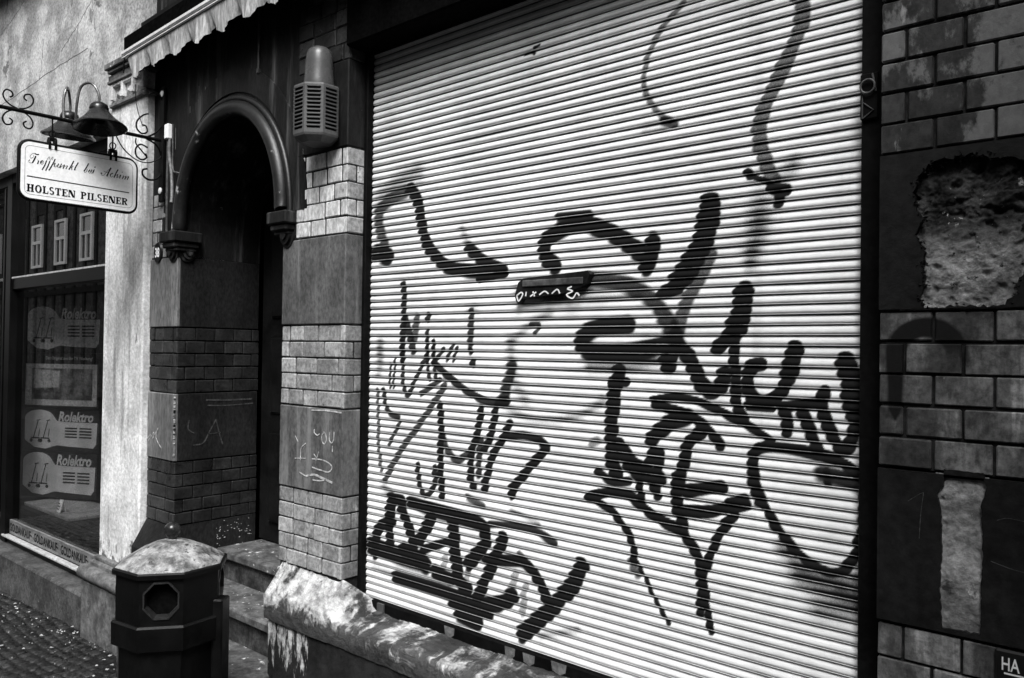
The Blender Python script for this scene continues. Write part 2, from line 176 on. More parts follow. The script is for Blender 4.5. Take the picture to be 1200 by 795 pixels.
# ------------------------------------------------------------------ mesh builder
class MB:
    def __init__(s): s.v=[];s.f=[];s.t=[];s.tint=1.0
    def add(s,vs,fs):
        b=len(s.v); s.v+= [tuple(v) for v in vs]; s.t+=[s.tint]*len(vs)
        s.f+=[tuple(i+b for i in f) for f in fs]
    def box(s,x0,x1,y0,y1,z0,z1,bev=0.0,M=None):
        if x1<x0:x0,x1=x1,x0
        if y1<y0:y0,y1=y1,y0
        if z1<z0:z0,z1=z1,z0
        if bev<=0:
            vs=[(x,y,z) for z in(z0,z1) for y in(y0,y1) for x in(x0,x1)]
            fs=[(0,2,3,1),(4,5,7,6),(0,1,5,4),(2,6,7,3),(0,4,6,2),(1,3,7,5)]
        else:
            c=[(x0,x1),(y0,y1),(z0,z1)];vs=[];idx={}
            for i in(0,1):
                for j in(0,1):
                    for k in(0,1):
                        for a in range(3):
                            p=[]
                            for ax,q in enumerate((i,j,k)):
                                base=c[ax][q]; inn=(bev if q==0 else -bev)
                                p.append(base if ax==a else base+inn)
                            idx[(i,j,k,a)]=len(vs);vs.append(tuple(p))
            fs=[]
            for a in range(3):
                o=[q for q in range(3) if q!=a]
                for q in(0,1):
                    lp=[]
                    for m,n in((0,0),(1,0),(1,1),(0,1)):
                        t=[0,0,0];t[a]=q;t[o[0]]=m;t[o[1]]=n;lp.append(idx[(t[0],t[1],t[2],a)])
                    fs.append(tuple(lp))
            for a in range(3):      # edges along axis a
                o=[q for q in range(3) if q!=a]
                for m in(0,1):
                    for n in(0,1):
                        t0=[0,0,0];t1=[0,0,0];t1[a]=1
                        for t in(t0,t1): t[o[0]]=m;t[o[1]]=n
                        fs.append((idx[(*t0,o[0])],idx[(*t1,o[0])],idx[(*t1,o[1])],idx[(*t0,o[1])]))
            for i in(0,1):
                for j in(0,1):
                    for k in(0,1): fs.append((idx[(i,j,k,0)],idx[(i,j,k,1)],idx[(i,j,k,2)]))
        if M is not None: vs=[tuple(M@Vector(v)) for v in vs]
        s.add(vs,fs)
    def tube(s,pts,r,n=8,cap=True,closed=False):
        pts=[Vector(p) for p in pts];N=len(pts);rs=r if isinstance(r,(list,tuple)) else [r]*N
        vs=[];prev=None
        for i,p in enumerate(pts):
            a=pts[(i-1)%N] if (i>0 or closed) else p; b=pts[(i+1)%N] if (i<N-1 or closed) else p
            t=(b-a).normalized()
            if prev is None:
                u=t.orthogonal().normalized()
            else:
                u=(prev-t*prev.dot(t)); u=u.normalized() if u.length>1e-6 else t.orthogonal().normalized()
            prev=u;w=t.cross(u)
            for k in range(n):
                q=2*math.pi*k/n; vs.append(p+(u*math.cos(q)+w*math.sin(q))*rs[i])
        fs=[]
        for i in range(N if closed else N-1):
            j=(i+1)%N
            for k in range(n): fs.append((i*n+k,i*n+(k+1)%n,j*n+(k+1)%n,j*n+k))
        if cap and not closed: fs.append(tuple(range(n))[::-1]);fs.append(tuple((N-1)*n+k for k in range(n)))
        s.add(vs,fs)
    def lathe(s,prof,n=24,M=None,rot=0,cap=True):
        vs=[];fs=[]
        for r,z in prof:
            for k in range(n):
                a=2*math.pi*k/n+rot; vs.append(Vector((r*math.cos(a),r*math.sin(a),z)))
        m=len(prof)
        for i in range(m-1):
            for k in range(n): fs.append((i*n+k,i*n+(k+1)%n,(i+1)*n+(k+1)%n,(i+1)*n+k))
        if cap: fs.append(tuple(range(n))[::-1]);fs.append(tuple((m-1)*n+k for k in range(n)))
        if M is not None: vs=[M@v for v in vs]
        s.add(vs,fs)
    def prism(s,poly,fn0,fn1):
        n=len(poly);vs=[fn0(p) for p in poly]+[fn1(p) for p in poly]
        fs=[tuple(range(n)),tuple(range(2*n-1,n-1,-1))]+[(i,i+n,(i+1)%n+n,(i+1)%n) for i in range(n)]
        s.add(vs,fs)
    def ribbon(s,pts,w,fn,th=0.0012):
        """flat painted stroke: pts in plane (u,v); fn(u,v,out)->xyz"""
        q=smooth(pts,4) if len(pts)>2 else pts
        L=[];R=[]
        n=len(q)
        ext=[Vector(p) for p in q]
        for i,p in enumerate(ext):
            a=ext[max(i-1,0)];b=ext[min(i+1,n-1)];t=(b-a)
            t=t.normalized() if t.length>1e-9 else Vector((1,0))
            nn=Vector((-t.y,t.x))*w/2
            if i==0:p=p-t*w*.25
            if i==n-1:p=p+t*w*.25
            L.append(p+nn);R.append(p-nn)
        vs=[fn(p.x,p.y,th) for p in L]+[fn(p.x,p.y,th) for p in R]+[fn(p.x,p.y,0) for p in L]+[fn(p.x,p.y,0) for p in R]
        fs=[]
        for i in range(n-1):
            fs+=[(i,i+1,n+i+1,n+i),(i,2*n+i,2*n+i+1,i+1),(n+i,n+i+1,3*n+i+1,3*n+i)]
        fs+=[(0,n,3*n,2*n),(n-1,3*n-1,4*n-1,2*n-1)]
        s.add(vs,fs)
def smooth(pts,sub):
    out=[];n=len(pts)
    for i in range(n-1):
        p0=pts[max(i-1,0)];p1=pts[i];p2=pts[i+1];p3=pts[min(i+2,n-1)]
        for k in range(sub):
            t=k/sub
            out.append(tuple(.5*((2*b)+(-a+c)*t+(2*a-5*b+4*c-d)*t*t+(-a+3*b-3*c+d)*t**3) for a,b,c,d in zip(p0,p1,p2,p3)))
    out.append(tuple(pts[-1]));return out
WLOC={}
def link(o): COL.objects.link(o); return o
def obj(name,mb,mat,parent=None,sm=None,tint=False,mats=None,fmat=None):
    off=Vector((0,0,0)); q=parent
    while q is not None: off+=q.location; q=q.parent
    me=bpy.data.meshes.new(name)
    me.from_pydata([(v[0]-off.x,v[1]-off.y,v[2]+H-off.z) for v in mb.v],[],mb.f)
    me.materials.append(mat)
    if mats:
        for m in mats: me.materials.append(m)
    if fmat: me.polygons.foreach_set('material_index',fmat)
    if tint:
        at=me.attributes.new('tint','FLOAT','POINT'); at.data.foreach_set('value',mb.t)
    import bmesh
    bm=bmesh.new();bm.from_mesh(me);bmesh.ops.recalc_face_normals(bm,faces=bm.faces);bm.to_mesh(me);bm.free()
    if sm is not None:
        me.shade_smooth(); me.set_sharp_from_angle(angle=math.radians(sm))
    me.validate();me.update()
    o=bpy.data.objects.new(name,me);link(o)
    if parent is not None:o.parent=parent
    return o
def thing(name,label,cat,loc,group=None):
    o=bpy.data.objects.new(name,None);link(o);o.empty_display_size=.1
    o.location=(loc[0],loc[1],loc[2]+H);o['label']=label;o['category']=cat
    if group:o['group']=group
    return o
def tag(o,label,cat,group=None):
    o['label']=label;o['category']=cat
    if group:o['group']=group
    return o

# ------------------------------------------------------------------ materials (a black and white place: every colour is grey)
def g(v): return (v,v,v,1)
class NT:
    def __init__(s,name):
        m=bpy.data.materials.new(name);m.use_nodes=True;s.m=m;s.t=m.node_tree;s.n=s.t.nodes;s.l=s.t.links
        s.b=s.n['Principled BSDF'];s.tc=s.n.new('ShaderNodeTexCoord')
    def new(s,t,**k):
        n=s.n.new('ShaderNode'+t)
        for a,b in k.items(): setattr(n,a,b)
        return n
    def coord(s,scale=(1,1,1),loc=(0,0,0)):
        mp=s.new('Mapping');mp.inputs['Scale'].default_value=scale;mp.inputs['Location'].default_value=loc
        s.l.new(s.tc.outputs['Object'],mp.inputs['Vector']);return mp.outputs[0]
    def noise(s,scale,detail=6,rough=.6,stretch=(1,1,1),loc=(0,0,0),dist=0):
        n=s.new('TexNoise');n.inputs['Scale'].default_value=scale;n.inputs['Detail'].default_value=detail
        n.inputs['Roughness'].default_value=rough;n.inputs['Distortion'].default_value=dist
        s.l.new(s.coord(stretch,loc),n.inputs['Vector']);return n.outputs[0]
    def ramp(s,src,a,b,c0=0.,c1=1.):
        r=s.new('MapRange',interpolation_type='SMOOTHSTEP' if abs(b-a)!=1 else 'LINEAR');r.inputs[1].default_value=a;r.inputs[2].default_value=b
        r.inputs[3].default_value=c0;r.inputs[4].default_value=c1;s.l.new(src,r.inputs[0]);return r.outputs[0]
    def math(s,op,a,b):
        n=s.new('Math',operation=op)
        for i,x in enumerate((a,b)):
            if isinstance(x,(int,float)): n.inputs[i].default_value=x
            else: s.l.new(x,n.inputs[i])
        return n.outputs[0]
    def lerp(s,f,a,b):
        n=s.new('Mix',data_type='FLOAT')
        for i,x in ((0,f),(2,a),(3,b)):
            if isinstance(x,(int,float)): n.inputs[i].default_value=x
            else: s.l.new(x,n.inputs[i])
        return n.outputs[0]
    def color(s,v):
        c=s.new('CombineColor')
        for i in range(3): s.l.new(v,c.inputs[i])
        s.l.new(c.outputs[0],s.b.inputs['Base Color'])
    def bump(s,h,strength=.3,dist=.01):
        b=s.new('Bump');b.inputs['Strength'].default_value=strength;b.inputs['Distance'].default_value=dist
        s.l.new(h,b.inputs['Height']);s.l.new(b.outputs[0],s.b.inputs['Normal'])
    def attr(s,name):
        a=s.new('Attribute',attribute_name=name);return a.outputs['Fac']
def grey(name,lo,hi,scale=6,rough=.7,bump=.25,bscale=60,stretch=(1,1,1),fleck=None,fleck2=None,tint=False,metal=0,spec=.4,bd=.004,cr=(.35,.65),streak=None,rv=0.0,grain=.5):
    s=NT(name)
    v=s.lerp(s.ramp(s.noise(scale,8,.62,stretch),*cr),lo,hi)
    fine=s.noise(bscale,6,.7,stretch)
    v=s.math('MULTIPLY',v,s.ramp(fine,.25,.75,1-grain,1+grain))
    if tint: v=s.math('MULTIPLY',v,s.attr('tint'))
    if streak: # (value, lo, hi, amount)
        st=s.ramp(s.noise(14,7,.65,(1,1,.09),(3,1,2)),streak[1],streak[2])
        v=s.lerp(s.math('MULTIPLY',st,streak[3]),v,streak[0])
    hgt=fine
    for fl in (fleck,fleck2):
        if fl: # (value, scale, a, b, stretch)
            m=s.ramp(s.noise(fl[1],9,.68,fl[4] if len(fl)>4 else (1,1,1),(fl[1],5,9)),fl[2],fl[3])
            v=s.lerp(m,v,s.math('MULTIPLY',s.ramp(fine,.2,.8,.75,1.25),fl[0]))
            hgt=s.math('ADD',hgt,s.math('MULTIPLY',m,.5))
    s.color(v)
    if rv: s.l.new(s.ramp(s.noise(scale*2,6,.6),.3,.7,max(rough-rv,.05),min(rough+rv,1)),s.b.inputs['Roughness'])
    else: s.b.inputs['Roughness'].default_value=rough
    s.b.inputs['Metallic'].default_value=metal;s.b.inputs['Specular IOR Level'].default_value=spec
    if bump: s.bump(hgt,bump,bd)
    return s.m
MT={}
MT['stucco']=grey('stucco',0.252,0.483,4,.9,.5,60,(1,1,.9),cr=(.40,.60),fleck=(.14,3.1,.655,.675),fleck2=(.28,9,.66,.74),streak=(.30,.52,.72,.28),spec=0.1)
MT['pil_dark']=grey('pil_dark',0.056,0.168,9,.7,.4,50,fleck=(.6,14,.62,.68))
MT['knob']=grey('knob',0.008,0.02,6,.22,.05,rv=.05,grain=.10)
MT['bin_rim']=grey('bin_rim',0.01,0.02,20,.4,.1,70)
MT['stucco_shaded2']=grey('stucco_shaded2',0.1,0.22,9,.9,.5,50)
MT['stucco_shaded']=grey('stucco_shaded',0.02,0.04,5,.8,.2,spec=0.05)
MT['pilaster']=grey('pilaster',0.5,0.8,7,.85,.5,55,(1,1,.5),fleck=(.14,6,.63,.67,(1,1,.7)),fleck2=(.30,13,.60,.66,(1,1,.4)),streak=(.3,.5,.75,.7),spec=0.15)
MT['base_stone']=grey('base_stone',0.05304,0.1392,9,.75,.6,40,fleck=(.06,7,.58,.64))
MT['kerb']=grey('kerb',0.03413,0.07508,7,.85,.5,60,fleck=(.32,22,.66,.72),spec=0.15)
MT['render']=grey('render',0.006062,0.01299,4,.6,.25,80,(1,1,.35),fleck=(.13,16,.69,.73),streak=(.12,.52,.78,.8),spec=0.12)  # dirty dark paint, with the awning's shade put into the colour
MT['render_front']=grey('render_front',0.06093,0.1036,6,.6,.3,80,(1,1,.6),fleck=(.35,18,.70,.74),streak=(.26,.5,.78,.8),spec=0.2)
MT['jamb_shaded']=grey('jamb_shaded',0.009149,0.01677,5,.6,.25,80,(1,1,.5),fleck=(.10,12,.68,.72),spec=0.08)  # darker copy of the render: porch shade put into the colour
MT['brick_front']=grey('brick_front',0.2213,0.3513,14,.35,.3,70,(1,1,.9),fleck=(.42,11,.58,.66,(1,1,.4)),fleck2=(.05,17,.66,.7),tint=True,rv=.12,spec=0.35)
MT['brick_pale']=grey('brick_pale',0.42,0.6048,10,.35,.25,70,(1,1,.5),fleck=(.15,12,.62,.67,(1,1,.4)),tint=True,rv=.1)
MT['brick_dark']=grey('brick_dark',0.01843,0.03685,9,.4,.3,70,fleck=(.3,30,.74,.78),tint=True,rv=.15,spec=0.15)
MT['brick_right']=grey('brick_right',0.01475,0.02707,6,.45,.35,60,(1,1,.7),fleck=(.11,5,.50,.56,(1,1,.55)),fleck2=(.22,11,.63,.70,(1,1,.3)),tint=True,rv=.15,spec=0.25)
MT['brick_low']=grey('brick_low',0.0196,0.042,6,.45,.35,60,(1,1,.5),fleck=(.14,6,.56,.66,(1,1,.3)),fleck2=(.3,26,.70,.75),tint=True,rv=.15,spec=0.2)
MT['mortar']=grey('mortar',0.008,0.02,20,.9,.4,spec=0.05)
MT['plaster_right']=grey('plaster_right',0.006237,0.009983,5,.55,.5,45,fleck=(.10,30,.745,.78),bd=.003,spec=0.12)
MT['rubble']=grey('rubble',0.0198,0.1452,9,.95,1.0,38,fleck=(.42,16,.60,.66),fleck2=(.008,8,.56,.64),bd=.012,spec=0.1)
MT['rubble_pale']=grey('rubble_pale',0.0768,0.2611,8,.9,.8,60,fleck=(.5,20,.60,.68,(1,1,.6)),fleck2=(.04,13,.62,.68),bd=.006)
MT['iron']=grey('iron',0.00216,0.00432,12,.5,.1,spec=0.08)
MT['iron_worn']=grey('iron_worn',0.0056,0.014,12,.42,.25,70,fleck=(.4,40,.70,.74),spec=0.2)
MT['rail']=grey('rail',0.0025,0.0045,12,.6,.15,70,fleck=(.35,55,.76,.79),spec=0.06)
MT['void']=grey('void',0.003,0.004,3,.9,0,spec=0)
MT['door']=grey('door',0.004,0.009,6,.4,.1,spec=0.1)
MT['sill']=grey('sill',0.06,0.16,7,.6,.9,30,fleck=(.72,6.5,.47,.55,(.6,1.2,.8)),fleck2=(.02,9,.60,.66,(1,1,1)),bd=.012,spec=0.35)
MT['plinth']=grey('plinth',0.0096,0.024,6,.6,.6,40,fleck=(.40,12,.66,.71,(1,1,.35)),spec=0.15)
MT['block_pale']=grey('block_pale',0.42,0.72,9,.7,.7,35,fleck=(.05,9,.61,.66),fleck2=(.2,20,.60,.66),bd=.008)
MT['step']=grey('step',0.01785,0.0714,9,.8,.6,60,fleck=(.55,26,.66,.72),fleck2=(.03,11,.58,.66),spec=0.15)
MT['step_edge']=grey('step_edge',0.0372,0.1042,14,.75,.5,60,fleck=(.7,22,.60,.68))
MT['fabric']=grey('fabric',0.1979,0.377,22,.9,.4,90,(1,1,.25),fleck=(.12,10,.64,.7,(1,1,.2)))
MT['white_rail']=grey('white_rail',0.55,0.7,9,.4,.1,grain=.10)
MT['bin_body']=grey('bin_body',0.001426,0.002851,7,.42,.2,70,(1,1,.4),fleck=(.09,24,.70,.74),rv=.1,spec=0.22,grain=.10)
MT['bin_lid_plain']=grey('bin_lid_plain',0.1496,0.3128,7,.5,.35,60,fleck=(.03,13,.60,.66),fleck2=(.08,5,.60,.66),rv=.1)
MT['siren']=grey('siren',0.05049,0.08209,9,.55,.2,70,(1,1,.5),fleck=(.05,16,.66,.72),spec=0.3,grain=.10)
MT['strobe']=grey('strobe',0.044,0.0748,8,.3,.05,70,(1,1,.5),rv=.1,grain=.10)
MT['enamel']=grey('enamel',0.9,0.96,3,.3,.02,grain=.10)
MT['moulding']=grey('moulding',0.005508,0.01239,6,.4,.3,70,fleck=(.32,9,.62,.68),spec=.4)  # pale flecks: worn paint, and the roll's highlight put into the colour
MT['ink']=grey('ink',0.004,0.006,3,.5,0,spec=0.02,grain=.10)
MT['plate_black']=grey('plate_black',0.006,0.01,5,.35,.05,spec=0.2,grain=.10)
MT['letter_white']=grey('letter_white',0.6,0.75,8,.5,.05,grain=.10)
MT['chalk']=grey('chalk',0.24,0.496,60,.95,.2,90)
MT['chalk_faint']=grey('chalk_faint',0.0315,0.063,50,.95,.2,90,spec=0.05)
MT['spray_black']=grey('spray_black',0.008,0.013,9,.45,.2,60,spec=0.05)
MT['cable']=grey('cable',0.084,0.126,12,.5,.1)
MT['cable_dark']=grey('cable_dark',0.03,0.06,12,.5,.1)
MT['wood_frame']=grey('wood_frame',0.0014,0.0035,6,.35,.1,spec=0.15)
MT['metal_strip']=grey('metal_strip',0.112,0.182,30,.4,.2,80,(.2,1,1),metal=.2)
MT['ledge']=grey('ledge',0.3,0.4,8,.4,.1)
MT['box_dark']=grey('box_dark',0.02,0.04,5,.5,.05,spec=0.1)
MT['box_print']=grey('box_print',0.42,0.62,6,.5,.02,grain=.10)
MT['box_screen']=grey('box_screen',0.03,0.22,11,.3,.02)
MT['board']=grey('board',0.2,0.32,9,.6,.1)
MT['room']=grey('room',0.024,0.04,4,.8,.1,spec=0.05)
MT['cobble']=grey('cobble',0.00504,0.0147,30,.5,.7,60,tint=True,bd=.006,rv=.2,spec=0.3)
MT['grout']=grey('grout',0.006,0.016,20,.9,.6,70,fleck=(.10,60,.70,.74),spec=0.1)
MT['asphalt']=grey('asphalt',0.03,0.05,20,.85,.5,90,spec=0.1)
MT['petal']=grey('petal',0.216,0.36,30,.8,.1)
MT['timber']=grey('timber',0.015,0.03,8,.8,.3,spec=0.1)
MT['infill']=grey('infill',0.048,0.132,5,.9,.4,40,spec=0.1)
MT['white_wood']=grey('white_wood',0.75,0.85,5,.5,.05,grain=.10)
MT['roof']=grey('roof',0.03,0.06,12,.8,.4)
def pane_mat(name,refl,tintv=1.0):
    s=NT(name);s.n.remove(s.b);out=s.n['Material Output']
    tr=s.new('BsdfTransparent');tr.inputs[0].default_value=g(tintv);gl=s.new('BsdfGlossy');gl.inputs['Roughness'].default_value=.0;gl.inputs[0].default_value=g(1)
    lw=s.new('LayerWeight');lw.inputs[0].default_value=.5;mx=s.new('MixShader')
    f=s.math('ADD',s.math('MULTIPLY',s.math('POWER',lw.outputs['Facing'],5.),.85),refl);s.l.new(f,mx.inputs[0]);s.l.new(tr.outputs[0],mx.inputs[1]);s.l.new(gl.outputs[0],mx.inputs[2])
    s.l.new(mx.outputs[0],out.inputs[0]);return s.m
MT['pane']=pane_mat('pane',.15,.85);MT['pane_upper']=pane_mat('pane_upper',.55,.8)
def far_pane():
    s=NT('far_pane');s.b.inputs['Base Color'].default_value=g(.02);s.b.inputs['Roughness'].default_value=.08;return s.m
MT['far_pane']=far_pane()
def shutter_mat():
    s=NT('shutter_paint')
    base=s.ramp(s.noise(3,6,.6,(1,1,.5)),.3,.7,.70,.84)
    base=s.math('MULTIPLY',base,s.ramp(s.noise(30,6,.7,(.25,1,1)),.2,.8,.9,1.08))
    dirt=s.ramp(s.noise(70,8,.75,(.3,1,1)),.68,.74)
    base=s.lerp(s.math('MULTIPLY',dirt,.75),base,.10)
    grime=s.ramp(s.noise(2.2,8,.68,(1,1,.7),(5,0,2)),.40,.72)
    runs=s.math('MULTIPLY',s.ramp(s.noise(9,7,.7,(1,1,.05),(1,0,6)),.50,.75),.22)
    base=s.math('MULTIPLY',base,s.math('SUBTRACT',1.,s.math('MAXIMUM',s.math('MULTIPLY',grime,.22),runs)))
    base=s.math('MULTIPLY',base,s.ramp(s.noise(160,5,.8,(.12,1,1)),.25,.75,.86,1.08))
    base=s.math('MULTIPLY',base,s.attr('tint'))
    p=s.attr('paint')
    grain=s.noise(300,4,.75)
    q=s.math('SUBTRACT',1.,p)
    k=s.math('ADD',p,s.math('MULTIPLY',s.math('MULTIPLY',s.math('MULTIPLY',p,q),s.math('SUBTRACT',grain,.5)),3.2))
    k=s.ramp(k,0,1);q=s.math('SUBTRACT',1.,k);thin=s.math('MULTIPLY',q,q)      # spray is thin: it darkens faster than it covers
    k=s.math('SUBTRACT',1.,thin)
    v=s.lerp(k,base,.007)
    s.color(v)
    s.l.new(s.lerp(k,.42,.5),s.b.inputs['Roughness'])
    s.l.new(s.lerp(k,.45,.06),s.b.inputs['Specular IOR Level'])
    s.bump(s.noise(90,4,.6,(.3,1,1)),.08,.003)
    return s.m
MT['shutter']=shutter_mat()

def place_grey(name,fn,rough=.6,spec=.3,bump=.6,bd=.008,bs=35):
    s=NT(name);sep=s.new('SeparateXYZ');s.l.new(s.tc.outputs['Object'],sep.inputs[0])
    fine=s.noise(bs,8,.7);v,h=fn(s,sep.outputs[0],sep.outputs[2],fine)
    s.color(v);s.b.inputs['Roughness'].default_value=rough;s.b.inputs['Specular IOR Level'].default_value=spec
    s.bump(h,bump,bd);return s.m
def sill_fn(s,x,z,fine):     # white paint, thick at the left end, worn to streaks along the sill and run ragged down the front
    n=s.noise(6.5,10,.7,(.55,1.2,.8),(2,0,0));st=s.noise(11,9,.68,(1.0,.35,.6),(0,4,0),.8)
    bias=s.ramp(x,-.62,-.30,.13,.03)
    m=s.ramp(s.math('ADD',s.math('ADD',s.math('MULTIPLY',n,.45),s.math('MULTIPLY',st,.55)),bias),.50,.575)
    m=s.math('MULTIPLY',m,s.ramp(s.math('ADD',z,s.math('MULTIPLY',s.math('SUBTRACT',st,.5),.30)),.555,.590))
    spots=s.ramp(s.noise(17,8,.7,(1,1,1),(7,1,3)),.63,.69)
    dark=s.math('MULTIPLY',s.ramp(n,.3,.7,.018,.07),s.ramp(fine,.2,.8,.6,1.4))
    pale=s.math('MULTIPLY',s.ramp(s.noise(20,7,.7),.3,.7,.16,.66),s.ramp(fine,.2,.8,.6,1.3))
    v=s.lerp(s.math('MULTIPLY',spots,.85),s.lerp(m,dark,pale),.03)
    return v,s.math('ADD',fine,s.math('MULTIPLY',m,.8))
MT['sill']=place_grey('sill',sill_fn,bump=1.0,bd=.012)
def plinth_fn(s,x,z,fine):
    st=s.noise(26,9,.7,(1,1,.28),(3,0,1));n=s.noise(7,8,.65)
    env=s.math('MULTIPLY',s.ramp(x,-.50,-.66,0,1),s.ramp(z,.16,.50,0,1))
    m=s.ramp(s.math('ADD',s.math('MULTIPLY',st,.75),s.math('MULTIPLY',env,.19)),.505,.56)
    m=s.math('MULTIPLY',m,s.ramp(z,.12,.3))
    v=s.lerp(m,s.math('MULTIPLY',s.ramp(n,.3,.7,.010,.024),s.ramp(fine,.2,.8,.6,1.4)),s.math('MULTIPLY',s.ramp(fine,.25,.75,.10,.65),1.0))
    return v,s.math('ADD',fine,m)
MT['plinth']=place_grey('plinth',plinth_fn,spec=.12)
def pil_fn(s,x,z,fine):      # local x,z are measured from the shop house base
    n=s.noise(7,8,.65,(1,1,.5));st=s.noise(16,8,.65,(1,1,.08),(3,1,2));fl=s.noise(7,10,.68,(1,1,.6),(4,2,8))
    v=s.ramp(n,.3,.7,.44,.82);v=s.lerp(s.math('MULTIPLY',s.ramp(st,.50,.68),.8),v,.24);v=s.math('MULTIPLY',v,s.ramp(fine,.25,.75,.62,1.25))
    low=s.ramp(z,.42,.75,.16,0)
    m=s.ramp(s.math('ADD',fl,low),.66,.70);m2=s.ramp(s.math('ADD',s.noise(22,9,.7,(1,1,.5)),low),.68,.72)
    v=s.lerp(m2,v,.26);v=s.lerp(m,v,.12)
    return v,s.math('SUBTRACT',fine,s.math('MULTIPLY',m,.9))
MT['pilaster']=place_grey('pilaster',pil_fn,.85,.12,.5,.006,55)
def low_fn(s,x,z,fine):      # dark bricks of the right pier with a sprayed hook on them
    cx,cz,R,w=1.5535,1.600,.0605,.0145
    px=s.math('SUBTRACT',x,cx);pz=s.math('SUBTRACT',z,cz)
    up=s.math('MAXIMUM',pz,0.);d=s.math('ABSOLUTE',s.math('SUBTRACT',s.math('SQRT',s.math('ADD',s.math('MULTIPLY',px,px),s.math('MULTIPLY',up,up)),0.),R),0.)
    ww=s.math('MULTIPLY',s.ramp(pz,-.12,.06,.0135,.0205),s.ramp(pz,-.147,-.115,.15,1.))
    m=s.ramp(s.math('SUBTRACT',d,ww),-.003,.006,1,0)
    m=s.math('MULTIPLY',m,s.math('MAXIMUM',s.ramp(px,.04,-.005),s.ramp(pz,-.035,.035)))
    m=s.math('MULTIPLY',m,s.ramp(s.math('ADD',pz,s.math('MULTIPLY',s.math('ABSOLUTE',s.math('ADD',px,R),0.),0.0)),-.150,-.142))
    n=s.ramp(s.noise(6,8,.62,(1,1,.5)),.35,.65,.030,.062);v=s.math('MULTIPLY',s.math('MULTIPLY',n,s.attr('tint')),s.ramp(fine,.25,.75,.45,1.5))
    a=s.ramp(s.noise(6,9,.68,(1,1,.3),(6,5,9)),.45,.60);b=s.ramp(s.noise(26,9,.68,(1,1,1),(2,5,9)),.69,.74);c=s.ramp(s.noise(40,6,.6,(1,1,.06),(2,5,9)),.5,.75)
    v=s.lerp(s.math('MULTIPLY',a,s.math('ADD',.35,s.math('MULTIPLY',c,.65))),v,s.math('MULTIPLY',.30,s.ramp(fine,.25,.75,.35,1.5)));v=s.lerp(b,v,.26)
    v=s.lerp(m,v,.007)
    return v,fine
def rubble_fn(s,x,z,fine):
    n=s.noise(9,9,.7);c=s.noise(24,9,.72,(1,1,1),(4,1,0));lowz=s.ramp(s.math('ADD',z,s.math('MULTIPLY',s.math('SUBTRACT',n,.5),.22)),1.885,1.80)
    v=s.lerp(lowz,s.ramp(n,.35,.68,.005,.075),s.ramp(n,.3,.7,.09,.34))
    v=s.math('MULTIPLY',v,s.ramp(fine,.25,.75,.45,1.5))
    v=s.lerp(s.ramp(c,.60,.66),v,.34);v=s.lerp(s.ramp(s.noise(70,6,.7),.655,.70),v,.62)
    v=s.lerp(s.ramp(s.noise(30,9,.7,(1,1,1),(9,9,1)),.58,.65),v,.008)
    return v,s.math('ADD',fine,c)
MT['rubble']=place_grey('rubble',rubble_fn,.95,.08,1.0,.008,50)
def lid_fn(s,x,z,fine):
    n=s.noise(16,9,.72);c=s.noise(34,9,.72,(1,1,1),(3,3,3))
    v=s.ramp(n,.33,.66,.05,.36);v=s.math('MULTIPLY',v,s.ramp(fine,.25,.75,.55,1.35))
    v=s.lerp(s.ramp(s.math('ADD',c,s.math('MULTIPLY',s.ramp(x,-.12,.10),.05)),.59,.66),v,.03)  # dark spots thicken to the right: the lid's shaded side as colour
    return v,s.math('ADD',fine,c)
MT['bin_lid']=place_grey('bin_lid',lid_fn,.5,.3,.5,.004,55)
MT['brick_low']=place_grey('brick_low',low_fn,.45,.15,.35,.004,60)
# ------------------------------------------------------------------ lettering
def bfont(txt,size,bold=0.0,shear=0.0):
    """outline faces of a word in the plain built-in face, as (verts2d, faces, width)"""
    c=bpy.data.curves.new('lettering','FONT');c.body=txt;c.size=size;c.offset=bold;c.shear=shear;c.resolution_u=3
    o=bpy.data.objects.new('lettering',c);link(o)
    dg=bpy.context.evaluated_depsgraph_get();dg.update()
    me=bpy.data.meshes.new_from_object(o.evaluated_get(dg))
    vs=[tuple(v.co)[:2] for v in me.vertices];fs=[tuple(p.vertices) for p in me.polygons]
    bpy.data.objects.remove(o);bpy.data.curves.remove(c);bpy.data.meshes.remove(me)
    xs=[v[0] for v in vs];x0=min(xs)
    return [(v[0]-x0,v[1]) for v in vs],fs,max(xs)-x0
def put_text(mb,txt,width,height,fn,bold=.0,shear=0.0):
    """fits a word to width x height, fn(u,v)->xyz"""
    vs,fs,w=bfont(txt,1.0,bold,shear);ys=[v[1] for v in vs];y0=min(ys);hh=max(ys)-y0
    mb.add([fn(v[0]*width/w,(v[1]-y0)*height/hh) for v in vs],fs)
